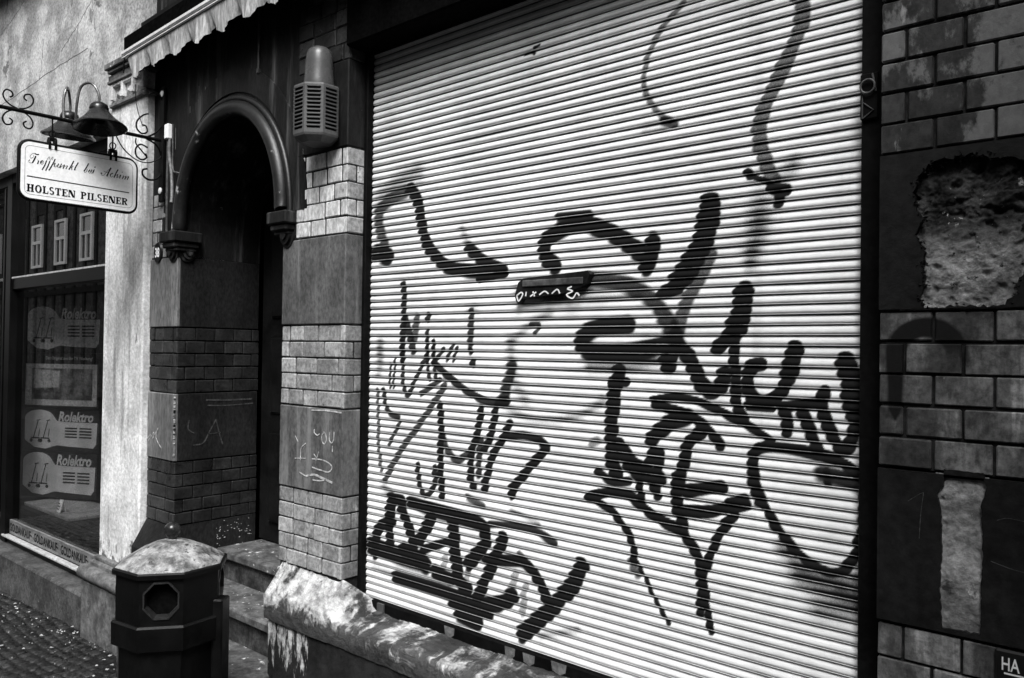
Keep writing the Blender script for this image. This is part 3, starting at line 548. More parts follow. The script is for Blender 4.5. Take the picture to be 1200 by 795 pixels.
# ------------------------------------------------------------------ camera, world, sun
def setup():
    F=933.;roll=.0135;a=math.pi/2-math.atan2(1083,933);pit=12.5/933
    fw=Vector((-math.sin(a)*math.cos(pit),math.cos(a)*math.cos(pit),math.sin(pit)))
    rt=Vector((math.cos(a),math.sin(a),0));up=rt.cross(fw)
    R=rt*math.cos(roll)+up*math.sin(roll);U=-rt*math.sin(roll)+up*math.cos(roll)
    cam=bpy.data.cameras.new('camera');co=link(bpy.data.objects.new('camera',cam))
    M=Matrix(((R.x,U.x,-fw.x,0),(R.y,U.y,-fw.y,0),(R.z,U.z,-fw.z,H),(0,0,0,1)))
    co.matrix_world=M;cam.sensor_width=36;cam.lens=F/1200*36;cam.clip_start=.05;cam.clip_end=500;SC.camera=co
    w=bpy.data.worlds.new('World');SC.world=w;w.use_nodes=True;n=w.node_tree.nodes;l=w.node_tree.links
    sky=n.new('ShaderNodeTexSky');sky.sky_type='NISHITA';sky.sun_disc=False
    d=Vector((.42,-.52,.88)).normalized()
    sky.sun_elevation=math.asin(d.z);sky.sun_rotation=math.atan2(d.x,d.y);sky.air_density=1;sky.dust_density=3
    bw=n.new('ShaderNodeRGBToBW');l.new(sky.outputs[0],bw.inputs[0]);l.new(bw.outputs[0],n['Background'].inputs[0])
    n['Background'].inputs[1].default_value=.08
    s=bpy.data.lights.new('sun','SUN');s.energy=1.5;s.angle=math.radians(28);s.color=(1,1,1)
    so=link(bpy.data.objects.new('sun',s));so.rotation_euler=d.to_track_quat('Z','Y').to_euler();so.location=(0,-6,8)
    v=SC.view_settings;v.view_transform='Standard';v.look='None';v.gamma=1;v.use_curve_mapping=False;v.exposure=1.72
    SC.render.engine='CYCLES';SC.cycles.max_bounces=8;SC.cycles.transparent_max_bounces=12
setup()

# ------------------------------------------------------------------ ground
def gz(x): return -1.6+.04*(max(min(x,2.),-12.)+5.)
def ground():
    b=MB();xs=[-160,-60,-12,-9,-7,-5,-3,-1,2,20,160];ys=[-200,-60,-20,-3.2]
    for i in range(len(xs)-1):
        for j in range(len(ys)-1):
            q=[(xs[i],ys[j]),(xs[i+1],ys[j]),(xs[i+1],ys[j+1]),(xs[i],ys[j+1])]
            b.add([(x,y,gz(x)-.13) for x,y in q],[(0,1,2,3)])
    o=obj('road',b,MT['asphalt']);o['kind']='structure'
    b=MB()
    for i in range(len(xs)-1):
        q=[(xs[i],-3.2),(xs[i+1],-3.2),(xs[i+1],3.4),(xs[i],3.4)]
        b.add([(x,y,gz(x)-.012) for x,y in q],[(0,1,2,3)])
        b.add([(xs[i],-3.2,gz(xs[i])-.012),(xs[i+1],-3.2,gz(xs[i+1])-.012),(xs[i+1],-3.2,gz(xs[i+1])-.14),(xs[i],-3.2,gz(xs[i])-.14)],[(0,1,2,3)])
    o=obj('pavement_bed',b,MT['grout']);o['kind']='structure'
    # small setts laid in arcs
    b=MB();rnd=random.Random(3);y=-.4;row=0
    while y<1.86:
        x=-9.0+(row%2)*.03;h=.052+rnd.random()*.012
        while x<-.2:
            w=.055+rnd.random()*.022
            if not(x>-4.2 and y>1.62):
                z=gz(x)-.004+rnd.uniform(-.004,.005);b.tint=rnd.choice([.5,.8,1,1.3,1.7])
                dy=.035*math.sin(x*3.1)+rnd.uniform(-.004,.004)
                Mx=Matrix.Translation((x+w/2,y+h/2+dy,z))@Matrix.Rotation(rnd.uniform(-.09,.09),4,'Z')@Matrix.Rotation(rnd.uniform(-.05,.05),4,'X')
                hw=w/2-.003;hh=h/2-.003
                b.box(-hw,hw,-hh,hh,-.03,0,.007,Mx)
            x+=w
        y+=h;row+=1
    o=obj('pavement_setts',b,MT['cobble'],sm=60,tint=True);o['kind']='structure'
    b=MB();rnd=random.Random(11)
    for i in range(330):
        x=-7.6+rnd.random()*4.6;dd=abs(rnd.gauss(0,.16)) if rnd.random()<.6 else rnd.random()*1.2
        y=1.80-dd
        if y<.3: continue
        s=rnd.choice([.003,.004,.005,.007,.010,.014]);a=rnd.random()*6.3;z=gz(x)+.006
        pts=[(x+s*math.cos(a+k*1.05)*(1 if k%2 else .6),y+s*math.sin(a+k*1.05)*(.8 if k%2 else .5),z+rnd.uniform(0,.006)) for k in range(6)]
        c=(x,y,z+.006);b.add(pts+[c],[(k,(k+1)%6,6) for k in range(6)])
    o=obj('fallen_petals',b,MT['petal'])
    o['label']='pale scraps and petals scattered over the dark setts by the shop';o['category']='litter';o['kind']='stuff'
ground()

# ------------------------------------------------------------------ masonry helpers
ID=Matrix.Identity(4)
def face_y(Y): return Matrix.Translation((0,Y,0))
def face_x(X): return Matrix.Translation((X,0,0))@Matrix.Rotation(math.radians(90),4,'Z')   # u along +y, looking towards +x
def bricks(mb,M,u0,u1,z0,n,ch,bl,off,rnd,proud=.004,j=.005,tl=(.75,1.25),bev=.0025,full=1.0,vj=None):
    vj=vj or j
    for r in range(n):
        u=u0-(off[r%2])*bl;short=False
        while u<u1-.004:
            L=bl
            if full>1 and rnd.random()<.35:L=bl*full
            a=u0 if short else max(u,u0);c=min(u+L,u1);short=(c-a<=.035 and c<u1)
            if u1-c<.03: c=u1
            if not short and c-a>.02:
                mb.tint=rnd.uniform(*tl);pr=proud+rnd.uniform(-.0022,.0022);dz0=rnd.uniform(-.0012,.0012)*(j/.005);Mb=M@Matrix.Translation(((a+c)/2,0,z0+(r+.5)*ch))@Matrix.Rotation(rnd.uniform(-.010,.010),4,'Y')@Matrix.Rotation(rnd.uniform(-.012,.012),4,'Z')@Matrix.Rotation(rnd.uniform(-.02,.02),4,'X')@Matrix.Translation((-(a+c)/2,0,-(z0+(r+.5)*ch)))
                mb.box(a+vj/2 if a>u0 else a,c-vj/2 if c<u1 else c,-pr,.02,z0+r*ch+j/2+dz0,z0+(r+1)*ch-j/2+dz0*.5,bev*rnd.uniform(.6,1.7),Mb)
            u+=L
    mb.tint=1
def plate_with_hole(mb,x0,x1,z0,z1,hole,y,th,jit,seed):
    from mathutils.geometry import tessellate_polygon
    rnd=random.Random(seed);hp=[]
    for i in range(len(hole)):
        a=Vector(hole[i]);c=Vector(hole[(i+1)%len(hole)]);n=max(2,int((c-a).length/.006))
        for k in range(n):
            p=a.lerp(c,k/n);hp.append(Vector((p.x+rnd.uniform(-jit,jit),p.y+rnd.uniform(-jit,jit))))
    out=[Vector((x0,z0)),Vector((x1,z0)),Vector((x1,z1)),Vector((x0,z1))]
    tri=tessellate_polygon([[Vector((p.x,p.y,0)) for p in out],[Vector((p.x,p.y,0)) for p in hp]])
    allp=out+hp;n=len(allp)
    vs=[(p.x,y,p.y) for p in allp]+[(p.x,y+th,p.y) for p in allp]
    fs=[tuple(t) for t in tri]
    for lp in (list(range(4)),list(range(4,n))):
        for i in range(len(lp)):
            a=lp[i];c=lp[(i+1)%len(lp)];fs.append((a,c,c+n,a+n))
    mb.add(vs,fs)
def rough_grid(mb,x0,x1,z0,z1,y,amp,res,freq,seed,pit=0.,deep=0):
    nx=int((x1-x0)/res);nz=int((z1-z0)/res);vs=[];fs=[]
    for k in range(nz+1):
        for i in range(nx+1):
            x=x0+(x1-x0)*i/nx;z=z0+(z1-z0)*k/nz
            v=mnoise.fractal(Vector((x*freq,seed,z*freq)),.55,2.2,7)*amp
            w=mnoise.noise(Vector((x*freq*3,seed+9,z*freq*3)));
            if w>.25: v-=pit*(w-.25)*3
            if deep: q=max(0,min(1,(z-deep)/.06));v=v*(1+1.1*q)-.010*q+.004*(1-q)
            vs.append((x,y-v,z))
    for k in range(nz):
        for i in range(nx):
            a=k*(nx+1)+i;fs.append((a,a+1,a+nx+2,a+nx+1))
    mb.add(vs,fs)

# ================================================================== brick house (door, shutter opening, right pier)
BH=thing('brick_house','dark clinker brick house front with an arched doorway and a window opening behind the shutter','house',(-2.0,1.9,-1.6))
rnd=random.Random(5)
BZ=[.4395,.0870,-.2375,-.575,-.89]        # band edges of the left piers
XL,XR=-3.804,-2.892                      # door opening
X0,X1=-4.09,-2.473                       # outer edges of the door bay
AC=(XL+XR)/2;AR=(XR-XL)/2;AZ=.56          # arch
YB=2.34                                  # back of the porch
# walling over the arch, cut round it
b=MB()
N=28;arc=[(AC-AR*math.cos(math.pi*k/N),AZ+1.12*AR*math.sin(math.pi*k/N)) for k in range(N+1)]
top=3.2
for k in range(N):
    (xa,za),(xc,zc)=arc[k],arc[k+1]
    b.add([(xa,P,za),(xc,P,zc),(xc,P,top),(xa,P,top)],[(0,1,2,3)])
    b.add([(xa,P,za),(xc,P,zc),(xc,YB,zc),(xa,YB,za)],[(0,1,2,3)])
b.add([(X0,P,.775),(XL,P,.775),(XL,P,top),(X0,P,top)],[(0,1,2,3)]);b.add([(X0,P,.4395),(XL,P,.4395),(XL,P,.775),(X0,P,.775)],[(0,1,2,3)])
b.add([(XL,P,.4395),(XL,P,AZ),(XL,YB,AZ),(XL,YB,.4395)],[(0,1,2,3)])
b.add([(XR,P,.775),(X1,P,.775),(X1,P,top),(XR,P,top)],[(0,1,2,3)]);b.add([(XR,P,.4395),(X1,P,.4395),(X1,P,.775),(XR,P,.775)],[(0,1,2,3)])
b.add([(XR,P,.4395),(XR,P,AZ),(XR,YB,AZ),(XR,YB,.4395)],[(0,1,2,3)])
b.add([(X1,P,.4395),(X1,2.3,.4395),(X1,2.3,top),(X1,P,top)],[(0,1,2,3)])
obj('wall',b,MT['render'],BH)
# raised flat surround over the arch
b=MB()
for k in range(N):
    a0=math.pi*k/N;a1=math.pi*(k+1)/N
    def ring(a,r,zz=1.12): return (AC-r*math.cos(a),AZ+zz*r*math.sin(a))
    r0,r1=AR+.07,AR+.165
    q=[ring(a0,r0),ring(a1,r0),ring(a1,r1),ring(a0,r1)]
    b.add([(x,P-.006,z) for x,z in q]+[(x,P+.001,z) for x,z in q],[(0,1,2,3),(4,7,6,5),(0,4,5,1),(3,2,6,7)])
obj('arch_surround',b,MT['render'],BH,sm=30)
# roll moulding on the arch edge
b=MB();pts=[(XL+.01,P-.005,.575)]+[(AC-(AR-.012)*math.cos(math.pi*k/40),P-.005,AZ+.02+1.12*(AR-.012)*math.sin(math.pi*k/40)) for k in range(41)]+[(XR-.01,P-.005,.575)]
b.tube(pts,.034,14)
pts2=[(AC-(AR+.045)*math.cos(math.pi*k/40),P-.004,AZ+1.12*(AR+.045)*math.sin(math.pi*k/40)) for k in range(41)]
b.tube(pts2,.014,8)
obj('arch_moulding',b,MT['moulding'],BH,sm=50)
def capital(X,sgn):
    """moulded block under the springing with a scalloped bracket on each face"""
    b=MB()
    x0,x1=(X-.10,X+.055) if sgn>0 else (X-.055,X+.085)
    b.box(x0,x1,P-.055,P+.095,.505,.558,.006);b.box(x0+.012,x1-.012,P-.043,P+.085,.478,.506,.006)
    b.box(x0+.02,x1-.02,P-.03,P+.075,.462,.479,.004)
    o=obj('capital',b,MT['render'],BH,sm=35)
    b=MB()
    def scallop(cx,cz,place,r):
        for rr,d in((r,.012),(r*.72,.024),(r*.40,.034)):
            n=14;poly=[(rr*math.cos(math.pi+math.pi*k/n),rr*1.15*math.sin(math.pi+math.pi*k/n)) for k in range(n+1)]
            b.prism(poly,lambda p:place(cx+p[0],cz+p[1],d),lambda p:place(cx+p[0],cz+p[1],-.004))
    scallop(X+(-.035 if sgn>0 else .035),.463,lambda u,z,d:(u,P-d,z),.048)
    scallop(P+.04,.463,lambda u,z,d:(X+sgn*d,u,z),.044)
    obj('bracket',b,MT['render'],o,sm=40)
capital(XL,1);capital(XR,-1)
def pier(x0,x1,left):
    # core, set back behind the facing
    b=MB()
    sx1=x1
    b.box(x0+.004,x1-.004,P+.004,(YB if left else 2.3),-1.75,.4395)
    core=obj('door_pier',b,MT['mortar'],BH)
    if left: core['label']='left door pier coloured darker with chalk scrawl'
    # brick bands on the front and on the visible return
    def band(z0,z1,mat,tl,mside,tls,rows=5):
        b=MB();ch=(z1-z0)/rows
        fx0=x0 if z0<.4 else (x0+.012 if left else x0+.09)
        fx1=x1 if z0<.4 else (x1-.125 if left else x1)
        bricks(b,face_y(P),fx0,fx1,z0,rows,ch,.098,(.45,.95),rnd,tl=tl,full=1.45,vj=.009)
        obj('brick_band',b,mat,core,sm=30,tint=True)
        if z0>.4 and left: return
        b=MB()
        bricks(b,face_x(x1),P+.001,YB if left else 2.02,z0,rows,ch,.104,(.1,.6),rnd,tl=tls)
        obj('brick_band',b,mside,core,sm=30,tint=True)
    df=(MT['brick_dark'],(.7,1.3)) if left else (MT['brick_front'],(.65,1.2))
    band(.4395,.772,MT['brick_pale'],(.75,1.1) if not left else (.4,.8),MT['brick_front'],(.8,1.5))
    band(BZ[2],BZ[1],df[0],df[1],MT['brick_dark'] if left else MT['brick_front'],(.45,.8) if left else (.4,.65))  # return bricks tinted darker than the front: side shade in the colour
    band(BZ[4]+.002,BZ[3],df[0],df[1],MT['brick_dark'] if left else MT['brick_front'],(.45,.8) if left else (.45,.7))
    if not left: band(1.112,1.38,MT['brick_dark'],(.6,1.3),MT['brick_dark'],(.6,.9),4)  # top band in dark brick: shade under the awning as colour
    # rendered blocks between the bands
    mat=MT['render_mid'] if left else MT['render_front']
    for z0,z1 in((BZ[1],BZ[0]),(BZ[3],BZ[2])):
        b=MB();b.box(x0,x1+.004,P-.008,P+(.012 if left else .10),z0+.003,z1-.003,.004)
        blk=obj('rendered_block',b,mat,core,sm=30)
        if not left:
            b=MB();b.box(x1-.05,x1+.0045,P+.1005,2.03,z0+.003,z1-.003,.003);obj('rendered_block',b,MT['render'],core)  # return in near-black render: its shade is in the colour
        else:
            b=MB();b.box(x1-.05,x1+.005,P+.0125,YB-.004,z0+.003,z1-.003,.003);obj('rendered_block',b,MT['jamb_shaded'],core)  # porch side in the darker copy, shade included in its colour
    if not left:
        b=MB();b.box(x0+.09,x1+.004,P-.007,P+.08,.775,1.11,.004);b.box(x1-.05,x1+.004,P+.0805,2.03,.775,1.11,.003);obj('rendered_block',b,MT['render'],core)  # top block near-black too, coloured for the same shade
    # foot
    if left:
        b=MB()
        b.add([(x0-.0,P-.0,BZ[4]),(x1+.006,P-.0,BZ[4]),(x1+.006,P-.075,-1.02),(x0,P-.075,-1.02),(x0,P-.075,-1.7),(x1+.006,P-.075,-1.7),(x1+.006,P+.1,BZ[4]),(x1+.006,P+.1,-1.7)],[(0,1,2,3),(3,2,5,4),(1,6,7,5,2)])
        b.box(x1-.06,x1+.006,P+.101,YB-.004,-1.7,BZ[4])
        obj('pier_foot',b,MT['jamb_shaded'],core)
    return core
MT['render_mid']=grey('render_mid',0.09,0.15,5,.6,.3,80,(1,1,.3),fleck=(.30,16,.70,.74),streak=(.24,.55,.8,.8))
PL=pier(X0,XL,True);PR=pier(XR,X1,False)
b=MB()
for w,pts in CHALK_RIGHT: b.ribbon(pts,w,lambda u,v,d:(u,P-.0085-d,v))
obj('chalk_writing',b,MT['chalk'],PR)
b=MB()
for w,pts in CHALK_LEFT: b.ribbon(pts,w,lambda u,v,d:(u,P-.0085-d,v))
obj('chalk_writing',b,MT['chalk'],PL)
b=MB()
for w,pts in CHALK_JAMB: b.ribbon(pts,w,lambda u,v,d:(XL+.0055+d,u,v))
obj('chalk_writing',b,MT['chalk_faint'],PL)
# chipped arris of the left pier, bits of worn paint on the pier foot
b=MB();rr=random.Random(2)
for i in range(26):
    z=rr.uniform(BZ[3]+.02,BZ[2]-.02);h=rr.uniform(.004,.016);b.box(XL-.002,XL+.007,P-.0105,P-.0045,z,z+h)
obj('paint_chips',b,MT['chalk'],PL)['kind']='stuff'
b=MB()
for i in range(45):
    u=rr.uniform(P+.22,P+.42);z=rr.gauss(-.965,.03);s=rr.uniform(.0015,.004)
    b.box(XL+.005,XL+.0085,u,u+s*1.5,z,z+s)
obj('paint_chips',b,MT['chalk'],PL)['kind']='stuff'
for pts in DRIPS:
    b=MB();b.ribbon(pts,.0035,lambda u,v,d:(u,P-d,v),.0012);obj('paint_drip',b,MT['cable'],BH)
# porch: ceiling back wall and the dark door
b=MB();b.box(XL-.3,XR+.3,YB+.09,YB+.12,-1.7,1.6);obj('porch_back',b,MT['void'],BH)
b=MB();b.box(XL+.006,XR-.006,YB+.02,YB+.065,-1.02,1.02);dr=obj('door',b,MT['door'],BH)
for x0,x1 in((XL+.10,AC-.04),(AC+.04,XR-.10)):
    for z0,z1 in((-.92,-.45),(-.35,.05),(.15,.85)):
        b=MB();b.box(x0,x1,YB+.008,YB+.0195,z0,z1,.008);obj('door_panel',b,MT['door'],dr)
b=MB();b.tube([(AC-.02,YB+.015,-.02),(AC-.02,YB-.03,-.02),(AC-.12,YB-.03,-.02)],.009,8);obj('handle',b,MT['iron_worn'],dr,sm=40)
# steps
def step(y0,y1,z,x0,x1,nose=.03):
    b=MB();b.box(x0,x1,y0+nose,y1,-1.75,z-.045)
    o=obj('entrance_step',b,MT['step'],BH)
    b=MB();b.box(x0,x1,y0,y1,z-.0445,z,.009);obj('tread',b,MT['step_edge'],o,sm=40)
step(2.11,2.42,-1.03,XL+.008,XR+.03)
step(1.90,2.135,-1.175,XL+.008,XR+.03)
step(1.62,1.925,-1.325,-3.85,-2.845)

# right of the shutter: banded pier, one block spalled, another with its tile strip gone
RX0,RX1=-.54,.9
RB=[.4463,.0966,-.2487,-.590]
b=MB();b.box(RX0+.003,RX1,P+.035,2.4,-1.75,3.2);b.box(RX0+.003,RX1,P+.005,P+.034,.4463,3.2);b.box(RX0+.003,RX1,P+.005,P+.034,-.2487,.0966);b.box(RX0+.003,RX1,P+.005,P+.034,-1.75,-.59);RP=obj('shop_pier',b,MT['mortar'],BH);RP['label']='broad right pier with spalled plaster and patchy worn bricks'
def rband(z0,rows,ch,mat):
    b=MB();bricks(b,face_y(P),RX0,RX1,z0,rows,ch,.1145,(.05,.55),rnd,proud=.003,j=.0065,tl=(.7,1.35),bev=.002)
    obj('brick_band',b,mat,RP,sm=30,tint=True)
rband(RB[0],14,.0692,MT['brick_right']);rband(RB[2],5,.06906,MT['brick_low']);rband(-1.20,8,.0760,MT['brick_low'])
b=MB();plate_with_hole(b,RX0-.001,RX1,RB[1]+.004,RB[0]-.002,SPALL,P-.008,.014,.0040,4)
blk=obj('rendered_block',b,MT['plaster_right'],RP);blk['label']='dark plaster block with a spalled patch of bare masonry'
b=MB();rough_grid(b,-.50,-.20,.098,.435,P+.005,.006,.0024,15,3.3,.006,.25)
obj('bare_masonry',b,MT['rubble'],blk,sm=180)
b=MB()     # lumps and torn paint left along the rim of the patch
rr=random.Random(8)
for i in range(150):
    k=rr.randrange(len(SPALL));a=Vector(SPALL[k]).lerp(Vector(SPALL[(k+1)%len(SPALL)]),rr.random());s=rr.uniform(.001,.004)
    c=Vector((a.x+rr.gauss(0,.005),P-.007,a.y+rr.gauss(0,.005)))
    pts=[c+Vector((s*math.cos(q+rr.random()*.6)*rr.uniform(.5,1.3),rr.uniform(-.004,.002),s*math.sin(q)*rr.uniform(.4,1))) for q in(0,1.2,2.4,3.6,4.9)]
    b.add(pts+[c+Vector((0,-.006,0))],[(j,(j+1)%5,5) for j in range(5)])
obj('plaster_flakes',b,MT['plaster_right'],blk)['kind']='stuff'
b=MB();plate_with_hole(b,RX0-.001,RX1,RB[3]+.004,RB[2]-.004,STRIPHOLE,P-.008,.014,.0015,6)
blk=obj('rendered_block',b,MT['plaster_right'],RP);blk['label']='dark plaster block with a pale upright strip where the facing is gone'
b=MB();rough_grid(b,-.425,-.325,-.584,-.251,P+.000,.0028,.003,20,7.1,.002);obj('bare_masonry',b,MT['rubble_pale'],blk,sm=180)
for pts in([(-.478,-.318),(-.455,-.30),(-.447,-.296)],[(-.447,-.297),(-.452,-.34),(-.455,-.395)],[(-.31,-.335),(-.29,-.328),(-.25,-.332)],[(-.32,-.42),(-.28,-.43),(-.24,-.433)]):
    b=MB();b.ribbon(pts,.0012,lambda u,v,d:(u,P-.0085-d,v),.0006);obj('scratch',b,MT['chalk_faint'],blk)
# plinth under the shutter: pier base block, worn window sill and dark base wall
b=MB();b.box(-2.862,RX1,1.824,2.3,-1.75,-1.06,.006);obj('base_wall',b,MT['plinth'],BH)
def wedge(x0,x1,nx,ny,amp,seed):
    b=MB();vs=[];fs=[]
    for j in range(ny+1):
        t=j/ny
        for i in range(nx+1):
            x=x0+(x1-x0)*i/nx
            q=max(0,min(1,(x+2.468)/.10));q=q*q*(3-2*q)
            y_back=1.90+.13*q;z_back=-.888-.112*q;y_front=1.812+.004*q;z_front=-1.005-.017*q;zb=-1.10
            if t<=.86:
                q=t/.86;y=y_back+(y_front-y_back)*q;z=z_back+(z_front-z_back)*q
            else:
                q=(t-.86)/.14;y=y_front-.004*math.sin(q*math.pi);z=z_front+(zb-z_front)*q
            e=mnoise.fractal(Vector((x*9,y*14,z*9+seed)),1,2,6)*amp+mnoise.fractal(Vector((x*34+y*25,y*46,z*30+seed)),.7,2.1,4)*amp*.45
            rnd_e=-.004*max(0,1-abs(t-.86)/.06)
            vs.append((x,y-e*.6*(1 if t>.3 else .2)-rnd_e*.8,z+e*(.9 if 0<t<.95 else 0)+rnd_e))
    for j in range(ny):
        for i in range(nx):
            a=j*(nx+1)+i;fs.append((a,a+1,a+nx+2,a+nx+1))
    b.add(vs,fs);return b
b=wedge(-2.868,RX0+.005,420,44,.008,2.2)
b.add([(-2.868,1.90,-.888),(-2.868,1.808,-1.005),(-2.868,1.81,-1.1),(-2.868,1.98,-1.1),(-2.868,1.98,-.888)],[(0,1,2,3,4)])
obj('window_sill',b,MT['sill'],BH,sm=180)
# steel lintel over the shutter opening, coloured black for the shadow there
b=MB();b.box(X1+.005,RX0-.005,1.868,2.15,1.15,1.6,.006);obj('lintel',b,MT['void'],BH)
b=MB();b.box(X1-.2,RX1,2.12,2.16,-1.6,1.6);obj('shop_backing',b,MT['void'],BH)
# masonry above, up to the eaves
b=MB();b.box(X0,6.5,P+.02,6.0,3.2,7.5);obj('upper_storey',b,MT['brick_dark'],BH)
b=MB();b.box(.50,6.5,.60,P-.001,-1.75,3.2);b.box(RX1,6.5,P,2.4,-1.75,3.2);obj('added_shade_bay',b,MT['render'],BH)  # unseen bay, added to keep light off the right side
# ================================================================== roller shutter
def shutter():
    root=thing('roller_shutter','white ribbed roller shutter covered in black graffiti tags','shutter',(-1.5,2.0,-1.0))
    xa,xb=-2.470,-.545;z0=-.966;pitch=.0266;ns=84
    prof=[(.00,.005),(.065,.005),(.072,-.0006),(.095,-.0040),(.135,-.0040),(.158,-.0012),(.192,-.0010),(.215,-.0030),(.28,-.0045),(.40,-.0049),(.52,-.0043),(.66,-.0027),(.80,-.0002),(.90,.0022),(.945,.0034),(.965,.005)]
    dx=.0032;nx=int((xb-xa)/dx)
    X=np.linspace(xa,xb,nx+1)
    rows=[];
    for s in range(ns):
        for t,y in prof: rows.append((z0+(s+t)*pitch,2.0+y,t,s))
    rows.append((z0+ns*pitch,2.004,0,ns))
    R=np.array(rows);Z=R[:,0];nr=len(rows)
    rng=np.random.RandomState(4)
    paint=np.zeros((nr,nx+1))
    sl=R[:,3].astype(int);jit=rng.uniform(-.0038,.0038,ns+1)[sl];wj=rng.uniform(-.10,.08,ns+1)[sl]+.10*np.cos((R[:,2]-.45)*6.0)-.02
    T=R[:,2]
    for w,soft,op,pts in GRAFFITI:
        q=np.array(smooth(pts,6) if len(pts)>2 else pts)
        pad=w*.5*(1+1.6*soft)+.01
        i0=max(0,np.searchsorted(X,q[:,0].min()-pad));i1=min(nx+1,np.searchsorted(X,q[:,0].max()+pad))
        k0=max(0,np.searchsorted(Z,q[:,1].min()-pad));k1=min(nr,np.searchsorted(Z,q[:,1].max()+pad))
        if i1<=i0 or k1<=k0: continue
        gx=X[None,i0:i1]+jit[k0:k1,None];gzv=Z[k0:k1,None]
        d=np.full((k1-k0,i1-i0),9.)
        for a,c in zip(q[:-1],q[1:]):
            v=c-a;L=max(v@v,1e-12)
            t=np.clip(((gx-a[0])*v[0]+(gzv-a[1])*v[1])/L,0,1)
            d=np.minimum(d,np.hypot(gx-a[0]-t*v[0],gzv-a[1]-t*v[1]))
        if soft<.8:
            d=d-w*.5*wj[k0:k1,None]
            e0=w*.5*(1-.6*soft);e1=w*.5*(1+.35*soft)+.0015
            m=np.clip((e1-d)/(e1-e0),0,1);m=m*m*(3-2*m)*op
            halo=np.clip((w*.5*(1.9)-d)/(w*.9),0,1)**2*.10*op
            m=np.maximum(m,halo)
        else:
            m=np.exp(-(d/(w*.42))**2)*op
            low=(.55+.9*np.exp(-((T[k0:k1]-.22)/.22)**2))[:,None]      # drifting spray settles under each slat's belly
            m=np.clip(m*low,0,1)
        bk=.12 if soft>=.28 else .40
        m=m*np.where((T[k0:k1]>.068)&(T[k0:k1]<.15),bk,1.0)[:,None]
        paint[k0:k1,i0:i1]=1-(1-paint[k0:k1,i0:i1])*(1-m)
    # old rubbed places let the white through in the lower tags
    nv=nr*(nx+1)
    co=np.zeros((nr,nx+1,3));root_off=np.array(root.location)
    wob=.0012*np.sin(X*2.1+.5)[None,:]+np.array([[.0022*mnoise.noise(Vector((x*2.2,s_*.9,3.))) for x in X[::16]] for s_ in range(ns+1)]).repeat(16,axis=1)[:,:nx+1][sl]
    co[:,:,0]=X[None,:]-root_off[0];co[:,:,1]=R[:,1][:,None]-root_off[1]+wob;co[:,:,2]=Z[:,None]+H-root_off[2]
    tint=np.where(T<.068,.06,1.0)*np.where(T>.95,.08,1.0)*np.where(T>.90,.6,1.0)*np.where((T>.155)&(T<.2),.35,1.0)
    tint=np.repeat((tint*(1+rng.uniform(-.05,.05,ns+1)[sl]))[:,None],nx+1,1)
    idx=np.arange(nv).reshape(nr,nx+1)
    f=np.stack([idx[:-1,:-1],idx[:-1,1:],idx[1:,1:],idx[1:,:-1]],-1).reshape(-1)
    nf=len(f)//4
    me=bpy.data.meshes.new('curtain')
    me.vertices.add(nv);me.vertices.foreach_set('co',co.reshape(-1))
    me.loops.add(len(f));me.loops.foreach_set('vertex_index',f.astype(np.int32))
    me.polygons.add(nf);me.polygons.foreach_set('loop_start',np.arange(0,4*nf,4,dtype=np.int32));me.polygons.foreach_set('loop_total',np.full(nf,4,dtype=np.int32))
    me.update(calc_edges=True)
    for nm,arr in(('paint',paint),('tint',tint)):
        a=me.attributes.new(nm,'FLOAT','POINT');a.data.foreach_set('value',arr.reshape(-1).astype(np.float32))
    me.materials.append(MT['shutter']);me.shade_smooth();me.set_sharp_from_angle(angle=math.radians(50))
    o=link(bpy.data.objects.new('curtain',me));o.parent=root
    # bottom bar, guides
    b=MB();b.box(xa+.004,xb-.004,1.984,2.012,-1.012,-.968,.003);bar=obj('bottom_rail',b,MT['rail'],root)
    for x,w,z in((-1.98,.05,-.99),(-1.70,.045,-.99),(-1.62,.05,-.992),(-1.50,.06,-.988)): 
        poly=[(x-w/2,z+.018),(x+w/2,z+.018),(x+w*.45,z-.006),(x+w*.1,z-.018),(x-w*.4,z-.010)]
        b=MB();b.prism(poly,lambda p:(p[0],1.9825,p[1]),lambda p:(p[0],1.9845,p[1]));obj('paint_patch',b,MT['plaster_lift'],bar)
    for x0,x1 in((X1+.006,-2.447),(-.606,RX0-.006)):
        b=MB();b.box(x0,x1,1.962,1.989,-1.0,1.3,.003);b.box(x0,min(x0+.012,x1) if x0<-2 else x1,1.9895,2.03,-1.0,1.3)
        gr=obj('guide_rail',b,MT['rail'],root)
    # pull box with scribbled face
    b=MB()
    out=[(-1.690,.176),(-1.676,.218),(-1.655,.231),(-1.40,.243),(-1.392,.232),(-1.405,.205),(-1.43,.194),(-1.46,.186),(-1.50,.176),(-1.60,.170),(-1.66,.165),(-1.676,.150),(-1.684,.158)]
    b.prism(out,lambda p:(p[0],1.972,p[1]),lambda p:(p[0],2.002,p[1]))
    hp=obj('pull_handle',b,MT['iron_worn'],root)
    b=MB();b.box(-1.655,-1.415,1.9665,1.9715,.203,.224,.002);obj('slot_flap',b,MT['siren_dark'],hp)
    b=MB()
    fn=lambda u,v,d:(u,1.9715-d,v)
    for pts in([(-1.680,.176),(-1.662,.186),(-1.655,.178),(-1.672,.158),(-1.680,.176)],[(-1.642,.174),(-1.640,.186)],[(-1.622,.172),(-1.600,.184)],[(-1.612,.186),(-1.606,.172)],[(-1.585,.176),(-1.565,.186),(-1.550,.178)],[(-1.535,.178),(-1.515,.190),(-1.505,.178)],[(-1.46,.196),(-1.475,.190),(-1.455,.182),(-1.478,.172),(-1.455,.160),(-1.44,.176),(-1.43,.168)]):
        b.ribbon(pts,.0045,fn)
